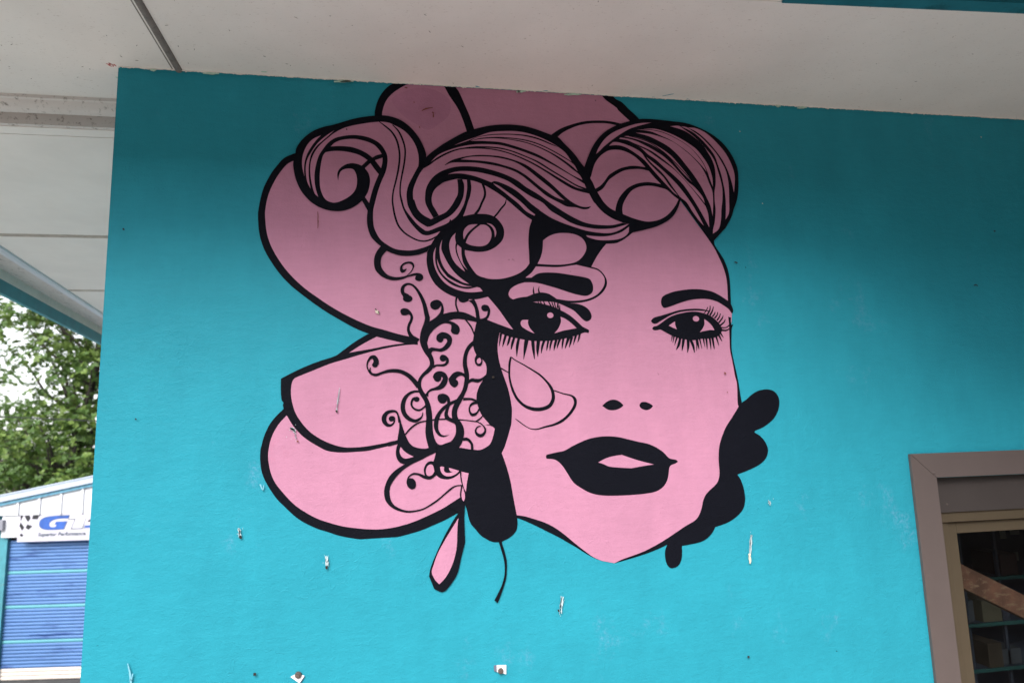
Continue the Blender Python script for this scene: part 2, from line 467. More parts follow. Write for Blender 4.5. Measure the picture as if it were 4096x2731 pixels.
# ---------------------------------------------------------------- things seen through the glass
plank = box('timber_plank', (-.15, 0, 0), (1.3, .045, .090), M_wood, M=Matrix.Translation((2.326, .26, 1.098)) @ Matrix.Rotation(R(26.8), 4, 'Y'), bev=.003)
tag(plank, 'red brown timber plank leaning diagonally behind the window glass', 'plank')
YS = .75
sh = empty('shelving', (2.7, YS, .05), 'dark shelving with green edged shelves inside the window', 'shelves')
shI = Matrix.Translation((-2.7, -YS, -.05))
def shp(o): o.parent = sh; o.matrix_parent_inverse = shI; return o
for z in (1.012, .797, .586, .36):
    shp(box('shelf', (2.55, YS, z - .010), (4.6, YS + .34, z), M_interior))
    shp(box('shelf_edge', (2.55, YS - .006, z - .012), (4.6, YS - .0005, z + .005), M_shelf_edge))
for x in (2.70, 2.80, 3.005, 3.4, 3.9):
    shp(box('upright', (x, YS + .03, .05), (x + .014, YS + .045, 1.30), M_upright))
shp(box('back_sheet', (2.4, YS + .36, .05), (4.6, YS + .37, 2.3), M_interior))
def thing_box(name, a, b, mat, label, cat):
    return tag(box(name, a, b, mat, bev=.003), label, cat)
thing_box('carton', (2.875, YS + .01, .5865), (2.955, YS + .2, .70), M_box1, 'upright brown carton on the lowest visible shelf inside the window', 'box')
thing_box('carton', (2.97, YS + .03, .5865), (3.08, YS + .2, .66), M_box2, 'low grey carton on the lowest visible shelf inside the window', 'box')
thing_box('carton', (2.80, YS + .05, .7975), (2.86, YS + .2, .90), M_box2, 'grey carton at the left end of the middle shelf inside the window', 'box')
thing_box('carton', (2.88, YS + .02, .7975), (2.99, YS + .2, .90), M_box4, 'tan carton in the middle of the middle shelf inside the window', 'box')
thing_box('carton', (3.02, YS + .02, 1.0125), (3.12, YS + .2, 1.12), M_box3, 'dark red carton on the upper shelf inside the window', 'box')
def lathe(name, prof, loc, mat, label, cat, seg=18):
    V = [(r_ * math.cos(2 * math.pi * k / seg), r_ * math.sin(2 * math.pi * k / seg), z_) for r_, z_ in prof for k in range(seg)]
    F = [(j * seg + k, j * seg + (k + 1) % seg, (j + 1) * seg + (k + 1) % seg, (j + 1) * seg + k) for j in range(len(prof) - 1) for k in range(seg)]
    F += [tuple(range(seg))[::-1], tuple(range(len(V) - seg, len(V)))]
    me = bpy.data.meshes.new(name); me.from_pydata(V, [], F)
    o = finish(me, name, mat, smooth=True); o.location = loc
    return tag(o, label, cat)
lathe('bottle', [(.022, 0), (.024, .004), (.024, .07), (.010, .09), (.008, .115), (.010, .118)], (2.765, YS + .06, .5865), M_card, 'pale bottle at the left end of the lowest visible shelf', 'bottle')
lathe('jar', [(.026, 0), (.028, .004), (.028, .055), (.022, .062), (.024, .064), (.024, .076)], (3.035, YS + .06, .7975), M_upright, 'grey jar at the right of the middle shelf inside the window', 'jar')
for (x0, z0, x1, z1), lb in (((2.957, 1.198, 2.990, 1.238), 'small dim card pinned leftmost behind the shelving'), ((3.017, 1.214, 3.069, 1.235), 'thin dim card strip pinned highest behind the shelving'), ((2.983, 1.068, 3.045, 1.128), 'largest pale card pinned lowest behind the shelving')):
    k_ = 1.18; xx = lambda v_: (v_ - 0) * 1.14 - .005; zz = lambda v_: 1.75 - (1.75 - v_) * 1.115
    c_ = box('pinned_card', (xx(x0), YS + .354, zz(z0)), (xx(x1), YS + .358, zz(z1)), M_card); tag(c_, lb, 'card')

# ---------------------------------------------------------------- mural
DATA = """#petal_top
P -696,29383! -636,29759 -456,30193 -94,30543 271,30830! 578,31115! 4996,31405! 8097,31189! 8099,30598 8743,30047 9028,29718! 8322,29133 6793,27587 3639,28772 1766,28033 255,27968
V -65,30249 574,30551 1187,30589 1677,30387 1921,30135 1882,29605 1476,29189 1107,28975 805,29090 263,29419 -37,29728 -216,30044
K -824,29377! -824,29587 -726,29982 -576,30300 -335,30594 -63,30776 150,30954! 578,31115! 484,30777! 209,30628 -185,30324 -427,29999 -547,29602 -562,29391!
K 1626,31117! 1698,30781 1894,30366 2196,29886 2404,29369 2534,28915! 2817,29045! 2627,29645 2508,29937 2269,30522 2117,30763 1968,31139!
K 7786,31030! 7803,30719! 7962,30538 8382,30234 8428,30151 8700,29890 8908,29694! 9286,29783! 9176,29933 8887,30194 8599,30489 8352,30613 8243,30780 8262,31129!
K 5734,29007! 6085,29259 6517,29450 7051,29614 7650,29679 8117,29670 8582,29584! 8376,29512! 7945,29575 7545,29565 7145,29517 6711,29392 6210,29131 5957,28910!
#petal_left_upper
P -3590,27722! -3870,27571 -4051,27363 -4279,27006 -4491,26535 -4595,26137 -4653,25719 -4659,25719 -4644,25353 -4625,25025 -4546,24700 -4392,24317 -4149,23893 -3867,23500 -3544,23151 -3209,22861 -2817,22563 -2398,22267 -1977,22011 -1415,21707 -936,21508 -553,21405 -70,21257 646,21077! 1131,21353! 1120,24728! -932,28552!
k -3500,27748,243 -3590,27722,243 -3870,27571,242 -4051,27363,229 -4279,27006,234 -4491,26535,233 -4595,26137,222 -4653,25719,230 -4658,25593,235 -4644,25353,241 -4609,25026,246 -4538,24700,251 -4392,24317,256 -4149,23893,250 -3867,23500,250 -3544,23151,244 -3209,22861,227 -2817,22563,236 -2398,22267,242 -1977,22011,245 -1415,21707,272 -936,21508,273 -553,21405,265 -70,21257,266 359,21152,275 675,21107,233
#petal_left_middle
K -1048,21383! -1482,21117 -1898,20801 -2132,20631 -2638,20463 -3126,20269 -3529,20076 -3896,19879! -3893,19493 -3860,19159 -3799,19074 -3816,18991 -3787,18866! -3689,18643! -3470,18293 -3197,17983 -2954,17785 -2656,17597 -2385,17452 -2115,17394 -1790,17370 -1463,17382 -1053,17403 -640,17482 -23,17603! 141,18006! 494,19999! 790,21077! -355,21346!
P 732,20989! 444,21005 -71,20949 -639,20836 -1201,20695 -1757,20527 -2308,20361 -2853,20139 -3257,19974 -3458,19878 -3536,19739 -3565,19404 -3510,19041 -3397,18705 -3204,18397 -2959,18115 -2660,17886 -2334,17712 -2009,17592 -1736,17537 -1190,17545 -639,17621 -39,17715! 146,18032! 980,17438! 1407,17788! 2301,19808! 2335,21573! 1682,21885! 807,21354!
P -1675,20736! -1230,21028 -752,21288! -355,21185 186,21056! -355,20980 -921,20867 -1341,20797
#petal_left_lower
K -3787,18866! -3982,18677 -4188,18421 -4315,18177 -4413,17908 -4465,17670 -4489,17584 -4496,17261 -4454,16910 -4355,16612 -4192,16312 -3950,15956 -3657,15651 -3337,15345 -3046,15146 -2648,14942 -2303,14819 -1983,14697 -1583,14597 -1180,14529 -640,14496 -233,14528 315,14622 -297,14512 212,14606 727,14732 1142,14884 1477,15010 1794,15159 1963,15243! 2221,15489! 2189,16028! 2036,15745! 1780,15601 1462,15419 1042,15234 627,15070 214,14938 -195,14877 -560,14825 -911,14836 -1450,14905 -1852,14983 -2253,15109 -2652,15261 -3051,15492 -3344,15704 -3584,15941 -3798,16190 -3987,16437 -4123,16710 -4209,17036 -4248,17361 -4218,17663 -4163,17901 -4051,18171 -3897,18414 -3676,18648!
P -3684,18648! -3897,18414 -4051,18171 -4163,17901 -4218,17663 -4248,17361 -4209,17036 -4123,16710 -3987,16437 -3798,16190 -3584,15941 -3344,15704 -3051,15492 -2652,15261 -2253,15109 -1852,14983 -1450,14905 -911,14836 -504,14832 -95,14877 235,14950 214,14938 627,15070 1042,15234 1462,15419 1780,15601 2036,15745! 2321,16231! 2287,16692! 1235,17278! 185,16931! -86,17496! -44,17609! -640,17482 -1053,17403 -1463,17382 -1790,17370 -2115,17394 -2385,17452 -2656,17597 -2954,17785 -3197,17983 -3470,18293
#face
P 879,27324! 3728,27434! 8480,26025! 8883,25297! 7422,24537! 3393,23483! 3373,22699! 4111,21514! 3406,18150! 3409,17288! 3061,15606! 2254,15640! 2239,16646! 1207,17356! 361,17281! -223,17802! 115,18232! 722,19938! 647,21210! 960,22144! 940,24416!
P 10740,26541! 11156,25933 11463,25474 11884,24951 12080,24624 12283,24164 12439,23771 12450,23280 12413,22628 12494,22176! 12473,21998! 12430,21693 12374,21341 12344,20863 12455,19789 12489,19319 12499,18852 12476,18620! 12159,18179 11901,17849 11742,17517 11617,17188 11569,16797 11513,16229 11476,16051 11380,15861 10966,15522 10821,15307 10717,14989 10586,14732 10416,14580 10056,14409 9793,14263 9403,14052 9017,13858 8541,13656 8135,13522 7671,13393 7363,13293! 6931,13392! 6653,13511 6392,13687 6104,13898 5846,14107 5589,14330 5301,14526 4984,14709 4636,14852 4260,14981 3956,15023! 3494,15588! 3422,18324! 2890,20679! 3232,22485! 4518,24672! 5188,25964! 7485,25768! 8778,25475! 10156,26172!
K 11282,25803! 11526,25409! 11740,25081 11983,24688 12128,24360 12270,23999 12372,23574 12391,23181 12366,22596! 12487,22499! 12500,22856 12518,23280 12500,23673 12438,23969 12297,24330 12025,24788 11989,24987! 12118,25523!
K 12412,19789 12469,19475 12439,18729 12473,18589! 12608,18756! 12579,19006 12538,19506 12502,19788 12371,20704 12397,21181 12443,21565 12518,21731! 12437,21693! 12427,21853 12444,21982! 12328,22014! 12338,21725 12316,21181 12304,20705 12356,20331
K 3958,15076! 4262,15017 4638,14893 4986,14760 5303,14582 5590,14372 5848,14149 6077,13955 6393,13701 6653,13519 6931,13392! 6652,13506 6362,13669 6073,13866 5784,14041 5409,14269 5062,14454 4630,14684 4285,14854 3984,14980!
#nostril
K 7206,18747! 7353,18873 7560,18959 7763,18940 7915,18847 8004,18749! 7905,18667 7728,18596 7555,18579 7401,18612
#nostril
K 8609,18743 8672,18833 8816,18860 8988,18802 9126,18709! 9040,18614 8877,18557 8721,18596 8630,18667
#lips
K 5088,17078! 5254,17116 5496,17160 5739,17202 6018,17339 6328,17476 6639,17584 6949,17643 7320,17663 7753,17621 8184,17512 8492,17435 8865,17344 9172,17201 9414,17030 9622,16815 9872,16747 9947,16685! 9847,16623 9668,16561 9599,16475 9560,16270 9490,16037 9334,15823 9073,15672 8694,15606 8071,15576 7456,15579 7000,15612 6610,15714 6256,15914 6023,16095 5826,16404 5657,16670 5484,16848 5336,16917 5098,16942! 5070,17006
P 6960,16756! 7218,16878 7530,16956 7842,16990! 8147,16878 8545,16747 9023,16613! 8691,16580 8172,16510! 7755,16545 7357,16597 7147,16691
#ear_flower
K 12462,18611! 12573,18742! 12784,18862 13001,19029 13284,19181 13628,19238 13896,19186 14068,19026 14131,18790 14047,18447 13867,18171 13647,17990 13398,17841 13051,17712! 13012,17651! 13233,17507 13414,17287 13499,17009 13433,16767 13283,16589 13001,16417 12590,16265 12202,16144! 12317,15960 12406,15658 12439,15358 12432,15210 12363,14975 12234,14804 12025,14637 11720,14475 11389,14374 11194,14330! 11119,14197 10979,14045 10811,13923 10582,13834 10231,13780 9882,13741! 9876,13527 9833,13272 9694,13067 9441,13005 9308,13103 9237,13334 9250,13618 9340,13812! 9006,13687 8566,13555 8131,13452 7668,13351 7378,13297! 7672,13407 8135,13531 8541,13656 9017,13858 9403,14052 9793,14263 10056,14409 10416,14580 10586,14732 10717,14989 10821,15307 10966,15522 11380,15861 11476,16051 11513,16229 11513,16588 11520,16798 11584,17188 11709,17518 11903,17879 12162,18210
#hair_shadow
K 4997,25894! 5189,25996! 5559,25749 5965,25566 6436,25401 6911,25267 7391,25197 7878,25192 8312,25365 8603,25585! 8731,25228! 8697,25211! 8558,25094 8286,24909 8052,24807 7667,24773! 7660,24760! 7522,24603 7280,24278 7053,23885! 7321,23800 7534,23580 7627,23327 7574,23105 7369,22851 7040,22645 6623,22533 6166,22500! 5497,22549 5064,22565 4801,22542! 5184,22470 5521,22373 5827,22235 6132,22065 6373,21865 6613,21633! 6849,21510! 6850,21463 6822,21396! 6681,21418 6474,21341! 6096,21235 5627,21145 5164,21111 4706,21119 4253,21196 3952,21258 3654,21364 3550,21419! 3499,21184 3462,20914 3482,20556 3561,20168 3670,19812 3794,19426 3872,19043 3912,18691 3896,18371 3859,18116 3623,17411 3508,17190! 3649,16772 3785,16239 3876,15647 3972,15080! 3992,14809 3942,14565 3748,14367 3427,14218! 3312,14210 3112,14229 2915,14327 2719,14460 2525,14689 2386,14861 2306,15085 2254,15336 2200,15504! 2150,15606! 2194,15717 2219,15923! 2278,16233 2342,16544! 2094,16605! 2050,16565! 1943,16475 1814,16407 1666,16366 1497,16377 1350,16424 1236,16521! 1174,16648! 1146,16966! 1190,17106 1235,17278! 980,17438! 1236,17645! 1319,17559 1425,17534 1553,17573 1703,17621! 2046,17728! 2152,17640! 2107,17536 2030,17422! 2254,17383 2426,17350 2522,17337! 2770,17325 3032,17445 3144,17569 3237,17823 3287,18036! 3158,18147! 3105,18191! 2861,18487 2767,18662 2726,18781 2696,18890! 2667,19031! 2682,19259 2776,19518 2912,19735! 3027,19952 3050,20150 3014,20327 2896,20482! 2701,20616! 2617,20816 2588,20993 2579,21116! 2604,21238 2637,21438! 2727,21796! 2852,21920! 3096,21898! 3450,21751 4042,21529! 3818,21848 3528,22273 3162,22723! 2755,22628 2396,22632 2100,22676 1834,22765 1541,22930 1279,23170 1106,23471 1021,23744 989,24049 1012,24326! 1149,24605! 1300,24856 1483,25124! 2034,25842 2276,25786! 2508,25257! 2369,24319! 2657,23675 3103,23403 3496,23370 3864,23427 4266,23571 4550,23762 4711,23968! 4709,24360 4703,24834 4757,25312 4862,25634!
#hair_lobe
P 5257,24852! 5468,25009 5724,25117 6043,25157 6424,25127 6706,25005 6857,24815 6895,24591 6804,24366 6602,24139 6375,24025 5993,23955 5583,23940 5022,23963! 5157,24242 5230,24528
P 4956,23868! 5423,23853 5799,23852 6212,23911 6483,23953! 6971,23843! 7286,23752 7470,23579 7540,23390 7479,23136 7274,22882 7012,22723 6628,22621 6155,22599 5688,22659! 5567,22745 5385,22852 5138,22897 4858,22848 4593,22738! 4331,22706 4069,22633! 3965,22703 3913,22826 4005,23027 4254,23183 4502,23263! 4555,23441! 4793,23640
#eyebrow
K 4447,23440! 4771,23444! 5009,23596 5290,23641 5728,23637 6354,23550 6794,23476 6981,23399 7081,23164 7055,22943 6921,22817 6730,22778 6323,22859 5704,23057 5027,23238 4780,23266 4441,23263!
#eyelid
K 5688,22652! 6166,22500! 6432,22485 6712,22393 6894,22238 6972,22036 6924,21896 6779,21828 6656,21881 6476,22066 6296,22236 5989,22390 5744,22498 5497,22549 5064,22565 4757,22585!
k 5065,22581,18 5107,22470,68
k 4972,22586,18 5015,22482,55
k 5188,22572,31 5245,22427,61
k 5374,22564,43 5489,22335,61
k 5497,22546,37 5575,22305,49
k 5590,22534,43 5642,22274,43
k 5729,22504,50 5672,22262,37
k 5713,22497,49 5765,22238,37
k 5788,22430,25 5794,22188,43
k 4843,23112,12 4831,22956,55 4850,22802,68
k 5054,23129,12 5024,22989,49 5059,22834,68
#eye
P 4327,21803 4381,21873 4518,21885 4604,21879! 4590,21757 4661,21574 4822,21385! 4627,21468 4447,21574 4344,21666
P 5801,21997! 5970,21926 6181,21772 6385,21578! 6140,21535 5858,21481 5551,21390! 5706,21573 5810,21818
e 5422,22052,118,102
k 3595,21394,90 3558,21154,60 3516,20920,15
k 3774,21364,91 3691,21093,78 3641,20907,15
k 3923,21303,84 3856,21062,78 3798,20942,18
k 4073,21257,90 3990,21001,90 3948,20815,30
k 4239,21226,90 4168,20910,102 4142,20550,15
k 4525,21180,152 4454,20848,114 4386,20452,12
k 4738,21149,121 4756,20816,103 4783,20455,18
k 4951,21133,133 4909,20815,109 4905,20538,12
k 5165,21132,91 5080,20905,79 5037,20658,16
k 5313,21131,73 5264,20904,61 5234,20753,15
k 5442,21146,86 5379,20934,67 5353,20746,12
k 5613,21176,98 5542,20933,79 5504,20751,12
k 5753,21206,92 5667,20993,67 5621,20826,12
k 5878,21221,80 5831,20992,67 5805,20810,12
k 6081,21266,124 5977,20991,73 5917,20821,12
k 6190,21265,111 6124,21021,67 6074,20869,15
k 6349,21326,86 6277,21112,55 6233,20959,12
k 6491,21372,81 6442,21173,56 6392,21044,12
#teardrop
k 3931,20546,60 3880,20344,78 3857,20076,71 3856,19839,71 3902,19572,77 3984,19305,88 4125,19038,94 4357,18813,100 4623,18699,124 4862,18671,130 5105,18710,131 5290,18809,131 5404,19014,126 5412,19222,114 5345,19431,102 5201,19642,78 4966,19884,66 4670,20082,54 4374,20264,42 4078,20431,36 3946,20537,36
k 3560,20145,54 3825,19987,35
k 5417,19341,36 5763,19216,42 6066,19136,60 6199,19015,109 6205,18821,109 6072,18586,102 5880,18384,96 5661,18227,95 5384,18116,77 5080,18051,59 4777,17977,41 4539,18006,29 4334,18122,29 4131,18278,35 4015,18368,12
#eyebrow
K 9762,22773 10069,22919 10406,23002 10911,23064 11347,23058 11746,22980 12072,22821 12368,22622! 12473,22531! 12553,22273 12527,22160! 12475,22143! 12369,22304 12145,22465 11886,22609 11554,22688 11252,22696 10881,22658 10542,22570 10203,22456 9966,22375 9783,22343 9692,22454 9686,22613
#eyelid
K 9238,21851! 9349,21962 9682,22057 10017,22153 10354,22249 10756,22305 11023,22316 11289,22301 11553,22244! 11550,22205! 11351,22230 11018,22245 10617,22218 10281,22154 10011,22058 9806,21947 9602,21836 9467,21757 9368,21741 9288,21773
k 11343,22124,26 11452,22237,39 11531,22382,32
k 11491,22093,65 11606,22270,53 11628,22430,33
k 11590,22061,72 11704,22238,53 11761,22399,26
k 11687,22013,59 11778,22109,46 11812,22196,33
k 11766,21949,65 11884,22078,46 11913,22190,33
k 11860,21869,66 11973,22013,45 12023,22136,33
k 11920,21773,65 12076,21949,52 12129,22062,26
k 11979,21677,66 12142,21805,52 12202,21917,26
k 11973,21597,52 12209,21597,40 12352,21693,46
k 11999,21501,78 12200,21485,59 12358,21565,40 12489,21709,19
#eye
K 9265,21553! 9328,21631 9460,21662 9665,21788 9871,21931 10142,22058 10479,22145 10814,22197 11081,22197 11344,22140 11605,22045 11795,21901 11950,21725 12035,21533 11972,21374 11810,21247 11538,21184 11203,21170 10934,21123 10670,21131 10345,21189 10024,21290 9740,21442 9582,21521 9417,21496 9320,21506
P 9925,21669! 10056,21757 10182,21827! 10183,21694 10231,21529! 10077,21593
P 11350,21917! 11487,21821 11642,21661 11729,21492! 11563,21502 11360,21470 11139,21423! 11267,21566 11346,21725
e 11021,21929,127,105
k 10041,21309,51 9983,21080,12
k 10104,21268,64 10038,21017,12
k 10217,21236,77 10097,20923,13
k 10347,21220,96 10262,20938,96 10151,20757,16
k 10477,21188,109 10426,20937,90 10377,20712,13
k 10647,21172,116 10637,20904,96 10586,20647,15
k 10738,21156,110 10835,20903,96 10866,20645,25
k 10988,21170,96 10980,20934,45 10953,20714,13
k 11005,21186,78 11036,20934,64 11056,20760,12
k 11105,21186,71 11174,20785,13
k 11256,21201,78 11296,20853,12
k 11373,21217,91 11381,20963,57 11379,20768,13
k 11507,21216,84 11527,20963,58 11530,20748,13
k 11624,21216,97 11647,20962,65 11666,20772,25
k 11777,21247,85 11860,20904,13
k 11883,21310,91 11998,21071,19
k 11956,21390,72 12075,21198,13
#lace
k 268,22649,264 282,22709,206 167,22813,132 133,22948,124 183,23084,107 314,23160,77 459,23137,71 604,23012,83 762,22758,113 890,22443,136 968,22085,160 997,21951,171 966,21751,186 899,21530,218 854,21310,239 858,21068,243 956,20783,195 1089,20563,164 1141,20367,156 1107,20215,151 987,20075,138 858,19968,118 761,19851,111 711,19744,120 694,19550,132 756,19356,153 850,19204,166 929,19053,154 985,18860,179 1010,18646,202 1023,18433,208 1014,18010,257 1057,17734,274 1170,17416,336
O 317,22635,168,126
K 895,21530! 1082,21829! 1312,21974 1543,22086! 1795,22153 2082,22176 2346,22132 2719,21953! 2852,21920! 2848,21774! 2727,21801! 2385,21868 2121,21912 1901,21901 1736,21840! 1856,21818 1986,21751 2095,21651 2129,21506 2068,21373 1991,21358 1871,21396 1813,21484 1830,21596 1828,21696! 1745,21740 1603,21756 1439,21696 1198,21508 1043,21287 987,21068!
K 1095,22419 1144,22531 1320,22599 1451,22560 1537,22444 1578,22242 1553,22074! 1246,21929! 1401,22085 1468,22219 1488,22398! 1381,22275 1250,22241 1142,22296
K 56,22171 93,22259 201,22293 340,22249 447,22127 500,21972 466,21818 401,21685 379,21542 442,21399 506,21322! 719,21196! 654,21091! 366,21268! 303,21421 282,21575 326,21751 392,21884 399,22017 350,22072! 242,22038 124,22049
k 2047,22717,78 2012,22581,62 2009,22423,62 2050,22266,66 2082,22176,62
K 2079,22660! 2133,22548 2253,22503 2365,22527 2465,22572! 2469,22742! 2092,22739!
K 2454,22572! 2574,22471 2671,22291 2718,21931! 2856,21909! 2814,22224 2752,22449 2662,22634!
K 2909,22303 2940,22394 3031,22433 3153,22395 3217,22282 3230,22180 3188,22022 3100,21886! 2917,21852! 2840,21920! 2986,21942 3099,22033 3137,22202! 3025,22191 2948,22224
k 2319,21908,45 2427,21774,56 2535,21617,62 2598,21461,53 2635,21349,40
K 1298,21220 1325,21331 1435,21419 1544,21441 1696,21396 1804,21307 1852,21196 1821,21020 1732,20888 1600,20790 1448,20747 1275,20770 1167,20764 1112,20673! 996,20844! 1125,20902 1276,20880 1428,20863 1537,20922 1625,21021 1677,21120 1650,21197 1563,21208 1529,21131 1452,21072 1366,21099 1312,21154
K 1406,20528 1446,20615 1533,20641 1641,20592 1715,20503 1724,20383 1658,20285 1549,20232 1419,20233 1290,20235 1181,20160! 1194,20279! 1312,20304 1485,20309 1594,20351 1638,20449! 1530,20402 1443,20429
k 2611,21060,146 2465,20928,133 2345,20718,132 2292,20487,142 2288,20268,153 2332,20026,161 2345,19830,161 2320,19634,156 2272,19439,152 2182,19246,147 2081,19075,184 1970,18883,185 1902,18712,185 1889,18541,188 1929,18369,203 2023,18218,225 2073,18025,278 2048,17813,299 1937,17583,340 1764,17440,338
K 1163,19867 1211,19986 1331,20060 1481,20058 1610,19981 1677,19860 1683,19795 1648,19644 1538,19494 1387,19421 1215,19402 1086,19372 1011,19309 999,19180! 883,19247! 958,19353 1066,19448 1216,19499 1346,19562 1433,19669 1499,19798 1489,19852 1457,19863! 1434,19755 1337,19696 1230,19736 1173,19835
K 2304,19961! 2239,19984 2131,20033 2001,20048 1848,19978 1737,19838 1704,19795 1734,19643 1819,19533 1916,19493 2014,19563 2044,19638 2017,19725 1953,19765! 1997,19834 2085,19888 2194,19893 2279,19809!
K 2387,19731! 2519,19801 2672,19782 2848,19801 3027,19930! 2955,19712! 2901,19735! 2801,19671 2702,19650 2517,19679 2384,19611!
K 2758,20682! 2694,20616 2644,20528 2631,20418 2672,20286 2769,20230 2858,20251 2909,20372 2903,20471! 2953,20526!
P 2708,20418 2742,20484 2809,20520! 2858,20460 2850,20372 2782,20313 2728,20340
k 703,19374,64 512,19371,81 342,19299,95 204,19152,127 136,18962,148 129,18792,151 191,18600,147 316,18460,136 462,18383,116 567,18370,106 695,18430,84 780,18524,46 807,18661,17
O 599,19106,99,89
k 553,19146,85 489,19125,80 436,19041,73 420,18935,68 466,18828,67 571,18751,67 697,18734,64 804,18789,59 911,18883,63
k 22,18330,104 -30,18563,63 -102,18691,73 -248,18716,94 -415,18656,125 -503,18510,156 -488,18363,146 -395,18256,114 -270,18242,72 -177,18324,46 -145,18408,46
O -239,18458,113,97
P -270,18358! -187,18373! -229,18304! -291,18285!
K -61,18627 -3,18457 4,18141 -32,17911 -58,17734! -479,17653! -362,17669! -363,17529! -44,17609! -96,17475 -112,17289 -87,17143 -5,17005 78,16951 181,16927! -127,16736 -313,16557 -436,16337 -502,16094 -488,15850 -417,15685 -254,15515 -50,15405 258,15326 526,15339 733,15380 941,15463 1256,15644 1468,15810 1681,15976 1894,16113 2106,16131! 2107,16167! 1937,16163 1767,16107 1554,15950 1341,15774 1046,15581 796,15449 505,15390 279,15390 73,15444 -152,15572 -274,15739 -324,15965 -303,16188 -210,16369 -86,16528 121,16727 434,16923 748,17058 981,17175 1235,17278! 1275,17413! 980,17438! 832,17420 623,17453 456,17521 331,17650 218,17884! 187,17958! 53,18371 -19,18584
P 49,17502! 142,17385 308,17255 485,17162! 349,17128 213,17108 99,17157 27,17284 17,17409
P 1365,16777! 1397,16803 1513,16782! 1497,16699 1532,16615 1648,16579 1807,16609! 1723,16633 1671,16703 1682,16751! 1840,16698 2020,16639! 1923,16548 1773,16481 1625,16466 1499,16512 1405,16619
K 1199,16970! 1073,16995 957,16964 862,16856 818,16702 848,16519! 723,16581 515,16630 390,16593 286,16494 243,16372 243,16270 304,16144 418,16082 511,16115 553,16217 534,16341 451,16437 368,16454 306,16446! 390,16532 515,16558 639,16533 764,16456 909,16399 1035,16394 1140,16442 1246,16531! 1206,16689!
P 891,16638 902,16741 967,16853 1061,16885 1134,16837 1174,16648! 1099,16537 994,16499 921,16537
k 2068,16595,46 2070,16449,41 2108,16239,46 2169,16050,41 2212,15903,38 2210,15758,21 2182,15656,29 2149,15585,29
k 2107,16156,41 2072,15992,46 2054,15827,50 2081,15701,50 2149,15585,37
P 2104,16605! 2342,16544! 2278,16233 2234,15923! 2169,16071 2110,16343
P 2126,16041! 2187,15904 2198,15717 2150,15610! 2098,15701 2084,15867
K 1312,19121 1341,19239 1492,19286 1642,19233 1726,19135 1750,18995! 1963,19081! 2069,18967! 1863,18932! 1744,18872! 1677,18696 1664,18568 1716,18470 1790,18432! 1973,18411! 1884,18242! 1735,18310 1597,18381! 1555,18442 1543,18613 1614,18787! 1462,18636 1363,18425 1324,18214 1336,18044 1419,17893 1536,17848 1717,17870! 1599,17825 1482,17801 1344,17849 1229,17983 1175,18175 1203,18429 1312,18629 1486,18828 1648,18943! 1639,19061! 1584,18976 1466,18946 1360,19002
k 208,17915,46 334,18070,55 503,18213,55 694,18314,48 905,18355,42 1139,18388,42 1245,18407,39 1416,18403,42 1587,18407,47
k 2037,18378,38 2273,18351,28 2553,18308,33 2704,18276,32 2854,18176,39 2942,18045,60 2940,17938,73 2868,17844,99 2770,17810,112 2663,17860,98 2611,17968,64 2646,18074,47 2723,18126,39 2820,18130,13
k 2618,18306,26 2750,18372,48 2883,18498,31
k 2963,18177,8 3094,18174,26 3180,18146,52
k 2200,19077,95 2352,19085,82 2504,19071,76 2655,19010,76 2719,18954,108
k 2676,18944,86 2588,18940,95 2479,18884,78 2411,18766,51 2424,18637,65 2493,18539,95 2602,18547,90 2690,18620,60 2758,18738,57
k 2164,17703,106 2304,17700,102 2410,17622,89 2472,17504,89 2479,17323,89
O -807,20308,98,86
k -779,20331,199 -774,20461,177 -836,20568,148 -934,20569,108 -1026,20463,68 -1074,20305,45 -1045,20161,45 -947,20016,70 -779,19963,91 -583,20026,85 -357,20090,108 -131,20099,126 96,20056,131 322,19928,143 492,19767,155 676,19534,172
k -962,20218,34 -975,20117,45 -919,20022,45
K -594,24540! -767,24294 -845,24020 -810,23689 -638,23466 -408,23333 -149,23285 112,23324 345,23417 637,23481! 584,23405 592,23314 723,23270 841,23332 865,23438 799,23528 667,23563 521,23540 316,23456! 463,23615 552,23799 538,23890 465,23965 349,23969 202,23930 85,23822 50,23670 113,23565 230,23606 294,23719! 157,23687 143,23793 231,23870 377,23903 479,23843 487,23737 404,23584 287,23462! 83,23414 -119,23403 -350,23469 -494,23603 -595,23782 -609,23993 -551,24176 -377,24377!
#earring
K 1969,15252! 1737,14919 1479,14496 1250,14047 1079,13680 993,13444 958,13233! 1124,12825! 1370,12711 1523,12773 1820,13128 1935,13363 2026,13735 2177,14269! 2170,14679 2164,15092 2200,15504! 2145,15590 2048,15732! 1633,15446!
P 1966,15073! 1927,14773 1893,14148 1802,13747 1657,13406 1487,13148 1291,12966! 1155,13115 1047,13361 1105,13572 1248,13939 1476,14333 1734,14728
#thread
K 3313,14238! 3405,13931 3482,13627 3502,13326 3476,13083 3389,12818 3269,12583 3121,12338! 3231,12237! 3382,12576 3536,12998 3574,13322 3576,13594 3505,13926 3439,14122! 3427,14232!
#hair_curl
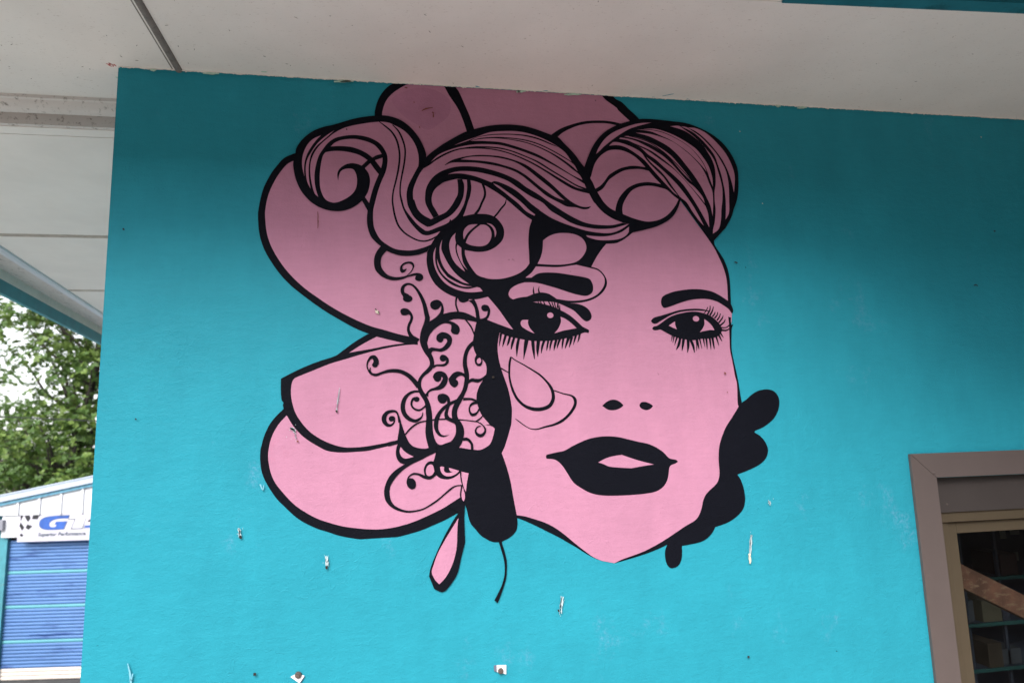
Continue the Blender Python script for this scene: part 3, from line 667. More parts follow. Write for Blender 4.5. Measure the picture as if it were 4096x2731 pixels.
K -3572,27847! -3534,28052 -3340,28374 -3029,28672 -2686,28854 -2224,28998 -1524,29259 -785,29411 -338,29419 112,29281 502,28977 800,28571 963,28208! 1020,27921 850,27418 636,26934 544,26615 541,26269 571,26270 687,25929 864,25715 1162,25546! 1460,25701! 2105,26445! 2158,26829 2132,27084! 2484,27113! 2621,27070! 2646,26782 2593,26461 2496,26204 2399,25884 2319,25686! 2028,25465! 1482,25108! 1360,24857! 1149,24590! 1013,24341! 702,24228 379,24177 87,24187 -203,24258 -406,24346! -594,24501! -782,24658 -956,24868 -1057,25171 -1093,25477 -1067,25801! -1262,26166! -1507,25957 -1794,25811 -2080,25756 -2422,25783 -2707,25876 -2935,26006 -3106,26154 -3365,26482 -3542,26905 -3635,27364 -3625,27597
P -2697,28556! -2968,28407 -3165,28178 -3289,27875 -3333,27625 -3323,27346 -3246,26993! -3265,27255 -3241,27566 -3160,27850 -2994,28170 -2825,28414
P -2237,28768! -2538,28538 -2823,28241 -3019,27919 -3157,27632 -3204,27350 -3191,27042 -3144,26797 -3033,26554! -3089,26891 -3109,27261 -3085,27573 -3018,27856 -2850,28145 -2623,28376 -2423,28575
P -2361,28152! -2218,28301 -1986,28413 -1579,28473 -1227,28427 -873,28300 -696,28133 -578,27947! -755,27892 -902,27797! -1108,27956 -1372,28086 -1664,28168 -2043,28182
P -813,27699! -548,27806! -554,27615 -601,27408!
P -1165,27385! -975,27582! -843,27382 -681,27175! -842,26755 -944,26408 -1016,26090! -1156,26302! -1046,26530 -982,26906 -1033,27186
P -2537,27924! -2330,27974 -2041,27993 -1751,27968 -1429,27894 -1224,27793 -1078,27688! -1282,27475! -1428,27532 -1632,27555 -1863,27483 -2064,27303 -2126,27113 -2089,26872! -2062,27085 -1977,27259 -1775,27345 -1572,27322 -1470,27138 -1439,26890 -1481,26608 -1625,26386 -1883,26192 -2197,26066 -2454,26128 -2598,26293 -2701,26597 -2725,26905 -2718,27215 -2671,27590 -2616,27811
P -2768,26262! -2857,26561 -2905,26898 -2895,27208 -2842,27521 -2760,27805 -2633,28030 -2449,28290 -2219,28474 -1929,28568 -1579,28623 -1227,28602 -932,28520 -637,28343 -459,28096 -371,27845 -386,27496 -460,27208 -578,26921 -696,26573 -812,26102 -870,25822 -870,25421 -826,25146 -638,24783 -435,24604 -116,24427 234,24379 527,24393 881,24492 1149,24605! 1285,24840! 1482,25102! 1333,25136! 1787,25443 2092,25686 2311,26040 2407,26296 2440,26456 2492,26777 2483,27097! 2315,27091! 2382,26901 2366,26549 2317,26357 2159,26035 1881,25712 1487,25467 1156,25281 1022,25259! 742,25432 537,25644 391,25920 333,26075 299,26449 367,26798 548,27184 731,27541! 748,27797 720,28052 632,28337 469,28620 200,28897 -189,29103! -338,29160 -666,29175 -1376,29042 -1873,28888 -2221,28680 -2479,28446 -2736,28182 -2904,27924 -3015,27638 -3053,27357 -3040,27047 -2972,26649 -2883,26375
k -666,29182,25 -458,29025,56 -220,28811,68 -42,28499,74 46,28118,68 60,27800,67 13,27385,68 -77,26939,61 -167,26559,54 -198,26214,60 -169,25935,66 -111,25626,72 5,25289,72 209,25032,66 472,24853,60 707,24750,60 943,24731,60 1181,24807,60 1376,24935,36
k -189,29087,31 20,28856,62 168,28541,68 256,28192,62 254,27872,62 207,27520,62 146,27200,61 85,26819,54 75,26473,60 112,26255,73
K 74,26254! 169,25914 359,25515 563,25241 812,24993 1004,24942 1242,25003 1482,25108! 1482,25108! 2025,25308! 1849,25586! 1787,25443 1335,25229 1065,25114 953,25120! 711,25307 477,25580 243,25916 150,26257!
#hair_swell
K 731,27541! 990,27871! 1188,28073! 1311,28175 1619,28415 1928,28625 2395,28909 2551,28975 2802,29070 3336,29226 3811,29300 4286,29318 4763,29276 5240,29150 5717,28989 5974,28918 6191,28694 6440,28438 6657,28180 6809,27953 6957,27759! 7347,26912! 7973,25748 8324,25594 8601,25552! 8312,25365 8011,25244 7617,25186 7134,25224 6815,25281 6499,25386 5996,25561 5559,25749 5189,25996 4861,25618! 4647,25756 4251,26097 3933,26376 3643,26592 3399,26744 3125,26902 2850,27014 2621,27070! 2132,27116! 1906,27043 1598,26937 1383,26707 1230,26480 1198,26258 1226,26165 1328,25916 1445,25700! 1159,25546! 864,25715 687,25929 571,26270 541,26269 538,26615 636,26934
P 2047,28402! 2388,28565 2888,28769 3393,28974 3961,29046 4437,29059 4913,28983 5389,28823 5737,28656 6005,28501! 5704,28638 5228,28832 4752,28932 4275,28952 3801,28935 3328,28879 2888,28752 2481,28569
P 2636,28593! 2888,28736 3327,28843 3799,28892 4274,28909 4750,28872 5226,28765 5702,28587 5989,28501! 6239,28295 6468,27955! 6168,28142 5695,28404 5221,28615 4746,28742 4270,28792 3797,28806 3482,28791 3012,28725
P 3890,28758! 4269,28749 4744,28692 5219,28565 5693,28354 6166,28092 6544,27842 6694,27566! 6476,27773 6037,28087 5532,28364 5059,28558 4585,28685 4205,28733
P 2667,28594! 3011,28683 3512,28740 3952,28728 4267,28693 4741,28609 5215,28449 5687,28221 6158,27909 6471,27657 6753,27436 6858,27242! 6461,27425 6083,27658 5675,27906 5204,28167 4732,28344 4261,28488 3791,28598 3322,28619 3010,28617
P 1184,27719! 1461,28004 1922,28234 2385,28385 2851,28472 3319,28500 3788,28483 4258,28372 4729,28229 5200,28051 5672,27823 6144,27561 6617,27282 6932,27079! 6989,26916! 6606,27051 6134,27330 5664,27608 5195,27902 4724,28097 4255,28274 3786,28384 3316,28412 2849,28397 2539,28353 2075,28241 1705,28079 1398,27889
P 3159,28356! 3628,28344 4097,28266 4566,28106 5036,27912 5504,27635 6131,27264 6603,26985 6889,26870! 6569,26951 5971,27275 5501,27553 5033,27820 4564,28034 4095,28201 3627,28311
P 910,27452! 1153,27606 1336,27758 1766,28033 2228,28232 2692,28295 3158,28306 3625,28262 4093,28151 4562,27974 5030,27748 5498,27470 5966,27160 6437,26881 6755,26777 7093,26706! 7256,26383 7317,26319 7594,26000 7973,25748 8358,25602! 7959,25503 7633,25485 7148,25515 6829,25588 6514,25726 6295,25840 5984,26029 5519,26336 5148,26609 4684,26885 4377,27118 3913,27344 3449,27488 2986,27583 2524,27607 2063,27562 1604,27400 1329,27213 1146,27000 1008,26725 960,26408 972,26157 1074,25909 1250,25601! 1162,25546! 864,25715 687,25929 571,26270 541,26269 538,26615 636,26934 773,27240
K 1683,27627! 1945,27815 2377,27963 2842,28054 3308,28068 3776,28039 4244,27928 4713,27751 5178,27425 5642,27050 6104,26608 6414,26357 6729,26203 6954,26177 7150,26216! 7048,26115 6820,26085 6566,26150 6214,26172 5932,26309 5463,26554 5155,26804 4848,27070 4541,27319 4231,27487 3765,27631 3299,27710 2835,27755 2373,27743 1944,27719 1698,27612
P 2268,27855! 2531,27953 2996,28006 3462,28003 3930,27938 4305,27833 4708,27603 5171,27229 5634,26853 5973,26538 6127,26406! 5781,26532 5315,26842 5007,27092 4699,27342 4328,27556 3923,27686 3457,27797 2992,27843 2529,27856
P 1800,27270! 2060,27370 2367,27414 2828,27399 3290,27320 3753,27192 4061,27058 4368,26842 4830,26534 5295,26290 5569,26007 5973,25760 6284,25574 6598,25453 7012,25366 7398,25334 7952,25373 8318,25480 8602,25562! 8312,25365 8011,25244 7617,25186 7134,25224 6815,25281 6499,25386 5965,25566 5559,25749 5189,25996 4821,26275 4455,26619 4149,26834 3748,27014 3501,27070 3391,27017! 2824,27222 2365,27311 2059,27312
P 3452,26987! 3652,26898 3896,26729 4202,26513 4507,26266 4780,25991 4994,25830! 4961,25781! 4653,25949 4380,26230 4076,26477 3771,26725 3558,26878
P 6902,25080! 7287,25049 7675,25058 8004,25130 8305,25251 8613,25470! 8567,25241 8359,25041 8059,24937 7603,24901 7280,24920 6963,25010
P 2132,27093! 1842,27025 1506,26854 1292,26640 1199,26353 1226,26102 1328,25916 1445,25700! 1460,25701! 1703,25833 1918,26091 2042,26316 2137,26510 2158,26829
#hair_tendril
P 2362,24427! 2368,24257 2482,23950 2657,23675 2804,23507 3103,23403 3496,23370 3864,23427 4266,23571 4550,23762 4711,23968! 4709,24360 4703,24834 4757,25312 4861,25618! 4647,25756 4251,26097 3933,26376 3643,26592 3399,26744 3125,26902 2850,27014 2621,27070! 2646,26782 2593,26461 2528,26268 2431,25948 2319,25686! 2684,24948!
K 2319,25686! 2640,25771 2946,25798 3252,25782 3496,25687 3676,25507 3793,25288 3812,25068 3750,24846 3592,24654 3373,24493 3127,24395 2823,24364 2521,24399 2362,24427! 2252,24503 2104,24624 2033,24871 2021,25058 2149,25468
P 2400,24699! 2502,24944 2688,25168 2952,25388! 3120,25383 3270,25276 3342,25088 3315,24868 3195,24677 3040,24596 2827,24576 2556,24618
P 2333,24816! 2313,25002 2355,25191 2510,25352 2693,25397 2846,25401! 2691,25277 2505,25101 2396,24942
P 3168,25453! 3335,25420 3455,25312 3519,25156 3509,25029 3467,24918! 3451,25122 3393,25279 3303,25371
k 3065,26957,94 3136,26703,88 3131,26479,88 3017,26220,81 2904,25962,87 2762,25768,106
k 3924,26392,18 3881,26214,56 3721,26018,69 3577,25822,68 3449,25676,69
#hair_tendril
P 2042,25059! 1898,24900 1811,24680 1816,24433 1886,24156 2002,23942 2179,23760 2356,23625! 2240,23854 2110,24129 2039,24344 2019,24560 2045,24685! 2013,24902
P 2098,24624! 2237,24503! 2238,24255 2287,23978 2359,23825 2441,23687! 2271,23885 2155,24130 2085,24376 2072,24499
P 1553,24799! 1469,24550 1457,24303 1497,24027 1612,23753 1758,23556! 1993,23390 2259,23240 2497,23176! 2231,23362 1996,23574 1792,23847 1619,24182 1518,24458
P 1326,24516! 1240,24299 1231,24023 1286,23748 1430,23445 1663,23173 1986,22994 2342,22890 2640,22877 2977,22917! 2869,23047! 2764,23068! 2463,22998 2165,23032 1870,23145 1607,23355 1403,23627 1304,23932 1293,24238
P 1356,24101! 1391,23841 1521,23568 1725,23357 1990,23192 2256,23088 2615,23082! 2346,23119 2050,23238 1726,23418! 1522,23690 1407,23933
#hair_roll
K 6964,27776! 7150,28235 7296,28543 7474,28821 7721,29104 7998,29322 8377,29529 8892,29711 9271,29806 9852,29830 10640,29785 11157,29742 11669,29594 12177,29357 12609,29029 12929,28625 13109,28250 13204,27907 13195,27389 13139,26941 13037,26562 12908,26286 12775,25944 12495,25499 12421,25430 11989,24987! 11835,24983! 11526,25409! 11463,25474 11156,25933 10740,26541! 10716,26540! 10601,26252 10374,25912 10124,25706 9709,25497 9234,25354 8731,25228 8697,25211! 8569,25273! 8602,25562! 8358,25605 7973,25748 7594,26000 7317,26319 7109,26707 6934,27129 6787,27454!
P 7448,28298! 7542,28521 7810,28905 8158,29194 8675,29442 9226,29625 9740,29686! 9532,29623 9082,29480 8805,29363 8317,29048 7796,28633 7621,28457
P 7979,28652! 8154,28802 8404,28797 8799,28679 9126,28524 9287,28395 9409,28197 9566,28000 9852,27706 10105,27446 10321,27116 10635,26739! 10472,26852 10283,27064 10063,27309 9779,27636 9591,27865 9371,28127 9082,28352 8758,28559 8497,28666 8231,28687
P 9448,28266! 9931,27879 10251,27586 10569,27260 10757,27030 10975,26734 11190,26404 11400,26007 11606,25561! 11417,25773 11170,26135 11080,26300 10958,26497 10797,26627 10700,26708! 10423,27119 10208,27449 9956,27744 9636,28037
P 9053,28718! 9300,28617 9530,28508 9953,28220 10278,27995 10570,27775 10889,27441 11236,27029 11486,26699 11735,26353! 11815,26052 11824,25717 11824,25499! 11691,25780 11513,26144 11332,26475 11119,26839 10872,27203 10521,27563 10135,27887 9814,28180 9522,28372 9266,28616
P 8395,28950! 8465,29004 8981,28920 9409,28742 9770,28553 10130,28330 10452,28036 10768,27674 11085,27312 11313,27134 11503,26920 11658,26688 11710,26470! 11554,26685 11239,27063 10859,27508 10541,27853 10089,28226 9699,28499 9403,28639 8974,28807 8712,28914
P 8586,29061! 8788,29081 9190,29022 9522,28918 9852,28762 10180,28571 10473,28345 10758,28015 11041,27651 11321,27253! 10937,27630 10621,28009 10335,28339 10043,28565 9715,28756 9318,28908 8919,29009
k 8788,29081,27 9255,28980,34 9653,28838,34 10174,28486,42 10624,28060,41 11037,27599,34 11322,27260,28
P 9067,29232! 9507,29226 9844,29174 10347,29026 10680,28869 11073,28577 11333,28347 11652,27983 11835,27647 11947,27309 12060,26973 12062,26565 11997,25956! 11942,26359 11798,26726 11622,27128 11347,27594 11034,28026 10750,28391 10395,28718 10000,28940 9569,29126
P 9143,29369! 9754,29366 10227,29272 10695,29077 11192,28789 11515,28458 11765,28090 11895,27752! 11657,28052 11336,28382 11010,28660 10516,28982 10016,29199 9683,29321
P 9382,29402! 9861,29433 10299,29334 10702,29181 11168,28926 11530,28666 11815,28299 11998,27962 12103,27520 12101,27144! 11996,27482 11915,27787 11738,28192 11485,28526 11128,28855 10630,29136 10195,29315 9790,29391
P 10504,29570! 10870,29606 11069,29477 11399,29249 11726,28952 11950,28685 12171,28383 12289,28112 12367,27770 12444,27430 12486,27089 12457,26646 12382,26237 12335,25864 12216,25459 11952,25252! 11972,25419 12065,25723 12140,26230 12132,26568 12154,26942 12221,27251 12248,27594 12240,27938 12160,28245 12009,28549 11790,28886 11497,29150 11165,29377 10828,29499
P 10955,29586! 11179,29569 11412,29424 11744,29197 12068,28864 12325,28563 12541,28191 12689,27852 12760,27442 12761,27031 12731,26586 12685,26110 12523,25836! 12567,26242 12590,26650 12583,26990 12553,27263 12496,27638 12389,28047 12279,28423 12060,28760 11739,29127 11410,29389
P 11230,29554! 11526,29552 11867,29429 12166,29217 12491,28884 12746,28547 12926,28173 13036,27796 13042,27452 12963,26935! 12922,27276 12845,27617 12732,27957 12552,28330 12268,28734 11947,29102 11585,29398
P 7208,27404! 7286,27673 7398,27944 7575,28186 7713,28310 7952,28455 8220,28501 8486,28479 8749,28389 9008,28231 9198,28052 9387,27840! 9120,27873 8853,27876 8583,27825 8311,27730 8071,27587 7900,27463 7723,27224 7549,27035 7347,26906! 7260,27141 7171,27319
P 7422,26776! 7642,26922 7889,27263 8062,27403 8302,27562 8575,27690 8979,27750 9247,27750 9513,27693! 9732,27432 9969,27181! 9686,27228 9384,27241 9011,27170 8669,27008 8424,26783 8246,26546 8132,26278 8081,26053! 7864,26171 7647,26395 7526,26589
P 8377,25940! 8364,26120 8416,26353 8545,26588 8760,26861 9036,27021 9375,27093 9643,27092 9943,27035 10192,26960 10432,26749 10641,26588! 10506,26349 10284,26076 10034,25870 9724,25729 9386,25671 9122,25697 8731,25802"""
def curve(P, closed, corner, n=4):
    N = len(P); res = []; D = len(P[0])
    dist = lambda a, b: math.hypot(a[0] - b[0], a[1] - b[1]) + 1e-9
    for i in range(N if closed else N - 1):
        p1 = P[i]; p2 = P[(i + 1) % N]; L = dist(p1, p2)
        m1 = [(p2[k] - p1[k]) * .7 for k in range(D)]; m2 = list(m1)
        if not corner[i] and (closed or i > 0):
            p0 = P[i - 1]; s = L / (dist(p0, p1) + L); m1 = [(p2[k] - p0[k]) * s for k in range(D)]
        j = (i + 1) % N
        if not corner[j] and (closed or i + 2 < N):
            p3 = P[(i + 2) % N]; s = L / (dist(p2, p3) + L); m2 = [(p3[k] - p1[k]) * s for k in range(D)]
        for q in range(n):
            t = q / n; a = 2 * t ** 3 - 3 * t * t + 1; b = t ** 3 - 2 * t * t + t; c = 1 - a; d = t ** 3 - t * t
            res.append([p1[k] * a + m1[k] * b + p2[k] * c + m2[k] * d for k in range(D)])
    if not closed: res.append(list(P[-1]))
    return res
mural = empty('mural', (.46, 0, 2.0), 'pink and black mural of a woman with curled hair and flower petals on turquoise wall', 'mural')
MI = Matrix.Translation((-.46, 0, -2.0))
PL = {'petal_top': 'pink petal band cut off by the soffit', 'petal_left_upper': 'largest pink petal on the left', 'petal_left_middle': 'middle pink petal with pointed tip',
      'petal_left_lower': 'lowest pink petal with thick black outline', 'face': 'flat pink face', 'lips': 'full black lips slightly open', 'ear_flower': 'black scalloped flower silhouette beside the cheek',
      'hair_shadow': 'solid black shadow between hair and cheek', 'lace': 'black scrollwork of curls and dots', 'earring': 'pink drop with black outline', 'thread': 'thin black curved line under the shadow',
      'teardrop': 'outlined teardrop on the cheek', 'hair_curl': 'big curl at the left of the hair', 'hair_swell': 'swept wave of hair with fine strands', 'hair_roll': 'rolled hair at the right with fan of strands'}
class Part:
    def __init__(s): s.v = []; s.f = []; s.m = []
MATS = [M_pink, M_black, M_violet]
layer = 0
cur = None; parts = []
ZTOP = ZC - .003
for ln in DATA.splitlines():
    if ln.startswith('#'):
        cur = Part(); cur.name = ln[1:]; parts.append(cur); continue
    tk = ln.split(); kind = tk[0]
    pts = []; cor = []
    for t in tk[1:]:
        cor.append(t.endswith('!')); pts.append([float(a) / 1e4 for a in t.rstrip('!').split(',')])
    layer += 1
    y = -(.0012 + layer * .00002)
    mi = {'P': 0, 'K': 1, 'V': 2, 'e': 0, 'O': 1, 'k': 1}[kind]
    base = len(cur.v)
    if kind == 'k':
        C = curve(pts, False, cor); n_ = len(C)
        for i, c in enumerate(C):
            a = C[max(i - 1, 0)]; b = C[min(i + 1, n_ - 1)]
            dx, dz = b[0] - a[0], b[1] - a[1]; L = math.hypot(dx, dz) + 1e-9
            nx, nz = -dz / L * c[2] / 2, dx / L * c[2] / 2
            cur.v.append((c[0] + nx, y, min(c[1] + nz, ZTOP))); cur.v.append((c[0] - nx, y, min(c[1] - nz, ZTOP)))
            if i:
                q = base + 2 * i
                cur.f.append((q - 2, q - 1, q + 1, q)); cur.m.append(mi)
    else:
        if kind in 'eO':
            x, z, a, b = pts[0]
            C = [(x + a * math.cos(2 * math.pi * k / 20), z + b * math.sin(2 * math.pi * k / 20)) for k in range(20)]
        else: C = curve(pts, True, cor)
        C = [(c[0], min(c[1], ZTOP)) for c in C]
        cur.v += [(c[0], y, c[1]) for c in C]
        for t in tessellate_polygon([[Vector((c[0], c[1], 0)) for c in C]]):
            cur.f.append(tuple(base + i for i in t)); cur.m.append(mi)
for pt in parts:
    me = bpy.data.meshes.new(pt.name)
    me.from_pydata(pt.v, [], pt.f)
    bm = bmesh.new(); bm.from_mesh(me)
    for f in bm.faces:
        f.normal_update()
        if f.normal.y > 0: f.normal_flip()
    bm.to_mesh(me); bm.free()
    o = finish(me, pt.name, MATS, mural)
    for p_, m_ in zip(me.polygons, pt.m): p_.material_index = m_
    o.matrix_parent_inverse = MI
    if pt.name in PL: o['label'] = PL[pt.name]

# ---------------------------------------------------------------- paint line under the soffit, brush marks, chips and holes
def blob_mesh(name, shapes, mat, y, thick=.0006, ragged=.18):
    V, F = [], []
    for pts in shapes:
        # outline of a tapered stroke
        n_ = len(pts); Lf, Rt = [], []
        C = curve([list(p) for p in pts], False, [False] * n_, 4) if n_ > 1 else [list(pts[0])]
        for i, c in enumerate(C):
            a = C[max(i - 1, 0)]; b = C[min(i + 1, len(C) - 1)]
            dx, dz = b[0] - a[0], b[1] - a[1]; L = math.hypot(dx, dz) + 1e-9
            r1 = c[2] / 2 * (1 + random.uniform(-ragged, ragged) * 2.2); r2 = c[2] / 2 * (1 + random.uniform(-ragged, ragged) * 2.2)
            Lf.append((c[0] - dz / L * r1, c[1] + dx / L * r1)); Rt.append((c[0] + dz / L * r2, c[1] - dx / L * r2))
        d0 = (C[0][0] - C[-1][0], C[0][1] - C[-1][1]); L = math.hypot(*d0) + 1e-9
        cap0 = (C[0][0] + d0[0] / L * C[0][2] * .45, C[0][1] + d0[1] / L * C[0][2] * .45)
        cap1 = (C[-1][0] - d0[0] / L * C[-1][2] * .45, C[-1][1] - d0[1] / L * C[-1][2] * .45)
        P = [cap0] + Rt + [cap1] + Lf[::-1]
        b0 = len(V)
        V += [(p[0], y - thick, p[1]) for p in P] + [(p[0], y, p[1]) for p in P]
        m_ = len(P)
        for t in tessellate_polygon([[Vector((p[0], p[1], 0)) for p in P]]): F.append(tuple(b0 + i for i in t))
        F += [(b0 + i, b0 + (i + 1) % m_, b0 + (i + 1) % m_ + m_, b0 + i + m_) for i in range(m_)]
    me = bpy.data.meshes.new(name); me.from_pydata(V, [], F)
    bm = bmesh.new(); bm.from_mesh(me); bmesh.ops.recalc_face_normals(bm, faces=bm.faces); bm.to_mesh(me); bm.free()
    return child(finish(me, name, mat))
MARKS = [('chip', [(-0.5069, 1.5086, 0.0072), (-0.5042, 1.4968, 0.0118), (-0.5031, 1.485, 0.0072)]), ('hole', [(-0.503, 1.4827, 0.0082), (-0.5021, 1.4772, 0.0072)]), ('chip', [(-0.2361, 1.4068, 0.0054), (-0.2343, 1.3925, 0.0118), (-0.2342, 1.3784, 0.0091)]), ('hole', [(-0.2341, 1.3737, 0.0072), (-0.2341, 1.3682, 0.0072)]), ('chip', [(0.5439, 1.2289, 0.0072), (0.5406, 1.2136, 0.0127), (0.5372, 1.1935, 0.0109), (0.5356, 1.1774, 0.0054)]), ('hole', [(0.5291, 1.1891, 0.0054), (0.5307, 1.1842, 0.0045)]), ('chip', [(1.253, 1.3984, 0.0054), (1.2476, 1.3706, 0.0118), (1.243, 1.3403, 0.01), (1.2413, 1.3317, 0.0072)]), ('cream', [(1.2413, 1.3326, 0.0082), (1.2396, 1.3022, 0.0072)]), ('chip', [(1.3345, 1.5144, 0.0082), (1.3366, 1.5054, 0.0091)]), ('chip', [(-0.1986, 1.9479, 0.0036), (-0.2025, 1.9124, 0.0054), (-0.2063, 1.8788, 0.0045)]), ('hole', [(-0.2079, 1.8763, 0.0063), (-0.2062, 1.8721, 0.0054)]), ('chip', [(-0.3527, 1.8223, 0.0145), (-0.3462, 1.8188, 0.0199), (-0.3381, 1.8137, 0.0091)]), ('chip', [(-0.3437, 1.8138, 0.0054), (-0.3377, 1.7906, 0.0027)]), ('faint', [(-0.4465, 1.6434, 0.0036), (-0.4383, 1.6256, 0.0036)]), ('faint', [(-0.4356, 1.6398, 0.0027), (-0.4368, 1.6255, 0.0027)]), ('cream', [(-0.0775, 2.221, 0.0054), (-0.0732, 2.214, 0.0091), (-0.0689, 2.2087, 0.0036)]), ('hole', [(-0.0792, 2.2246, 0.0045), (-0.0749, 2.2202, 0.0027)]), ('hole', [(-0.0681, 2.2158, 0.0036), (-0.0672, 2.2104, 0.0027)]), ('faint', [(-0.8183, 1.1232, 0.0027), (-0.8122, 1.1012, 0.0045), (-0.8061, 1.0641, 0.0054)]), ('faint', [(-0.8026, 1.0932, 0.0027), (-0.806, 1.0748, 0.0036)]), ('hole', [(-0.4493, 1.0647, 0.0091), (-0.4469, 1.0616, 0.0082)]), ('hole', [(1.2052, 0.9877, 0.0082), (1.2069, 0.985, 0.0072)]), ('hole', [(0.3255, 1.9835, 0.0082), (0.3281, 1.9817, 0.0072)]), ('rust', [(0.1277, 2.9641, 0.0054), (0.1294, 2.9553, 0.0027), (0.1293, 2.9455, 0.0054)]), ('rust', [(0.0883, 2.9678, 0.0027), (0.1012, 2.9754, 0.0045), (0.127, 2.9818, 0.0027)]), ('rust', [(0.0777, 2.9046, 0.0036), (0.0804, 2.8999, 0.0027)]), ('rust', [(0.027, 3.0549, 0.0036), (0.0342, 3.0544, 0.0045)]), ('rust', [(0.0585, 3.0005, 0.0027), (0.0612, 2.9977, 0.0027)]), ('rust', [(1.1984, 1.9879, 0.0063), (1.2021, 1.9841, 0.0054)]), ('rust', [(1.2025, 1.9158, 0.0036), (1.2043, 1.9139, 0.0027)]), ('rust', [(-0.3328, 1.7798, 0.0045), (-0.3303, 1.7781, 0.0045)]), ('rust', [(-0.2772, 2.5706, 0.0018), (-0.2759, 2.5342, 0.0027), (-0.2765, 2.5115, 0.0018)]), ('hole', [(2.4463, 2.5651, 0.0063), (2.4508, 2.5631, 0.0063)]), ('hole', [(1.2754, 2.4129, 0.0045), (1.2846, 2.411, 0.0045)]), ('hole', [(-0.9017, 2.4938, 0.0063), (-0.9, 2.4904, 0.0054)]), ('hole', [(-0.8332, 1.864, 0.0045), (-0.8309, 1.8624, 0.0045)]), ('cream', [(2.4474, 2.98, 0.0036), (2.4495, 2.9779, 0.0036)]), ('cream', [(1.3411, 2.9499, 0.0036), (1.3432, 2.949, 0.0036)]), ('cream', [(1.4109, 2.6533, 0.0036), (1.4141, 2.6524, 0.0027)]), ('hole', [(-0.1812, 2.8828, 0.0036), (-0.1803, 2.879, 0.0036)]), ('hole', [(2.3156, 2.3319, 0.0045), (2.3255, 2.3351, 0.0036), (2.3329, 2.33, 0.0036)])]
nm = {'chip': ('paint_chip', M_chip), 'hole': ('screw_hole', M_hole), 'cream': ('filler_spot', M_creamchip), 'rust': ('rust_speck', M_rust), 'faint': ('scuff_mark', M_faint)}
yy = {'faint': -.0064, 'chip': -.0066, 'cream': -.0069, 'rust': -.0066, 'hole': -.0073}
for colr, pts in MARKS:
    if colr == 'chip':
        L = []
        for q_ in range(3):
            ox = random.uniform(-.35, .35) * pts[1][2] if len(pts) > 1 else 0
            L.append([(a_ + ox, b_ + random.uniform(-.001, .001), c_ * random.uniform(.22, .42)) for a_, b_, c_ in pts])
        for q_ in range(9):
            a_, b_, c_ = random.choice(pts); x_ = a_ + random.gauss(0, .5) * c_; z_ = b_ + random.gauss(0, .9) * c_
            L.append([(x_, z_ + .0008, .0011), (x_ + .0004, z_ - .0012, .0014)])
        blob_mesh('paint_chip', L, M_chip, yy[colr], ragged=.28)
        continue
    blob_mesh(nm[colr][0], [pts], nm[colr][1], yy[colr])

def ragged_band(name, x0, x1, step, zt, lo, hi, mat, y, drop=1.0):
    V, F = [], []; x = x0; k = 0; cur_ = 0
    while x < x1:
        cur_ = .72 * cur_ + .28 * random.random()
        h = lo + (hi - lo) * cur_ * (1.6 if random.random() < .06 else 1)
        V += [(x, y, zt), (x, y, zt - h)]
        if k: F.append((2 * k - 2, 2 * k - 1, 2 * k + 1, 2 * k))
        x += step * random.uniform(.5, 1.5); k += 1
    me = bpy.data.meshes.new(name); me.from_pydata(V, [], F)
    return child(finish(me, name, mat))
M_mint = plain('old_mint_paint', (.42, .60, .50), .7, .15, 60)
M_soffit_edge = plain('overpainted_soffit_edge', (.72, .70, .66), .65, .1, 60)
ragged_band('overpaint_edge', XL + .004, 3.5, .0035, ZC - .0005, .0005, .0085, M_soffit_edge, -.0068)
for _ in range(9):
    x = random.uniform(XL + .05, 2.7); w_ = random.uniform(.01, .07)
    blob_mesh('mint_overpaint', [[(x, ZC - .006 - random.random() * .006, .004), (x + w_ / 2, ZC - .008, .008), (x + w_, ZC - .007, .003)]], M_mint, -.0066)
# daubs on the soffit (red at the corner, green and turquoise flicks)
def soffit_daub(name, x, y, L, w_, ang, mat, z=ZC):
    bm = bmesh.new()
    V = []
    for k in range(12):
        a = 2 * math.pi * k / 12
        u, v = math.cos(a) * L / 2, math.sin(a) * w_ / 2 * random.uniform(.6, 1.2)
        V.append(bm.verts.new((x + u * math.cos(ang) - v * math.sin(ang), y + u * math.sin(ang) + v * math.cos(ang), z - .0009)))
    bm.faces.new(V)
    r_ = bmesh.ops.extrude_face_region(bm, geom=list(bm.faces))
    bmesh.ops.translate(bm, vec=(0, 0, .0006), verts=[v for v in r_['geom'] if isinstance(v, bmesh.types.BMVert)])
    bmesh.ops.recalc_face_normals(bm, faces=bm.faces)
    me = bpy.data.meshes.new(name); bm.to_mesh(me); bm.free()
    return child(finish(me, name, mat))
M_red = plain('red_paint_smear', (.50, .10, .10), .7, .3, 300)
for k in range(6):
    soffit_daub('red_smear', XL - .004 - random.random() * .02, -.004 - random.random() * .014, .016, .004, random.uniform(.5, 2.6), M_red)
soffit_daub('green_smear', XL - .02, .075, .03, .012, .5, M_mint)
soffit_daub('green_smear', -.465, -.025, .022, .008, 0, M_mint)
soffit_daub('turquoise_flick', 1.04, -.03, .045, .004, -.5, M_teal)
for x, y in ((.30, -.007), (1.14, -.004), (.98, -.003), (.55, -.005), (1.2, -.005)):
    soffit_daub('turquoise_flick', x, y, .03, .007, random.uniform(-.4, .4), M_teal)
for k in range(90):
    soffit_daub('dirt_fleck', random.uniform(-2.2, 3.0) if k % 2 else random.uniform(-1.5, .4), random.uniform(-.6, .2 if k % 3 else -.02), random.uniform(.003, .012), .0018, random.uniform(0, 3), M_grime)

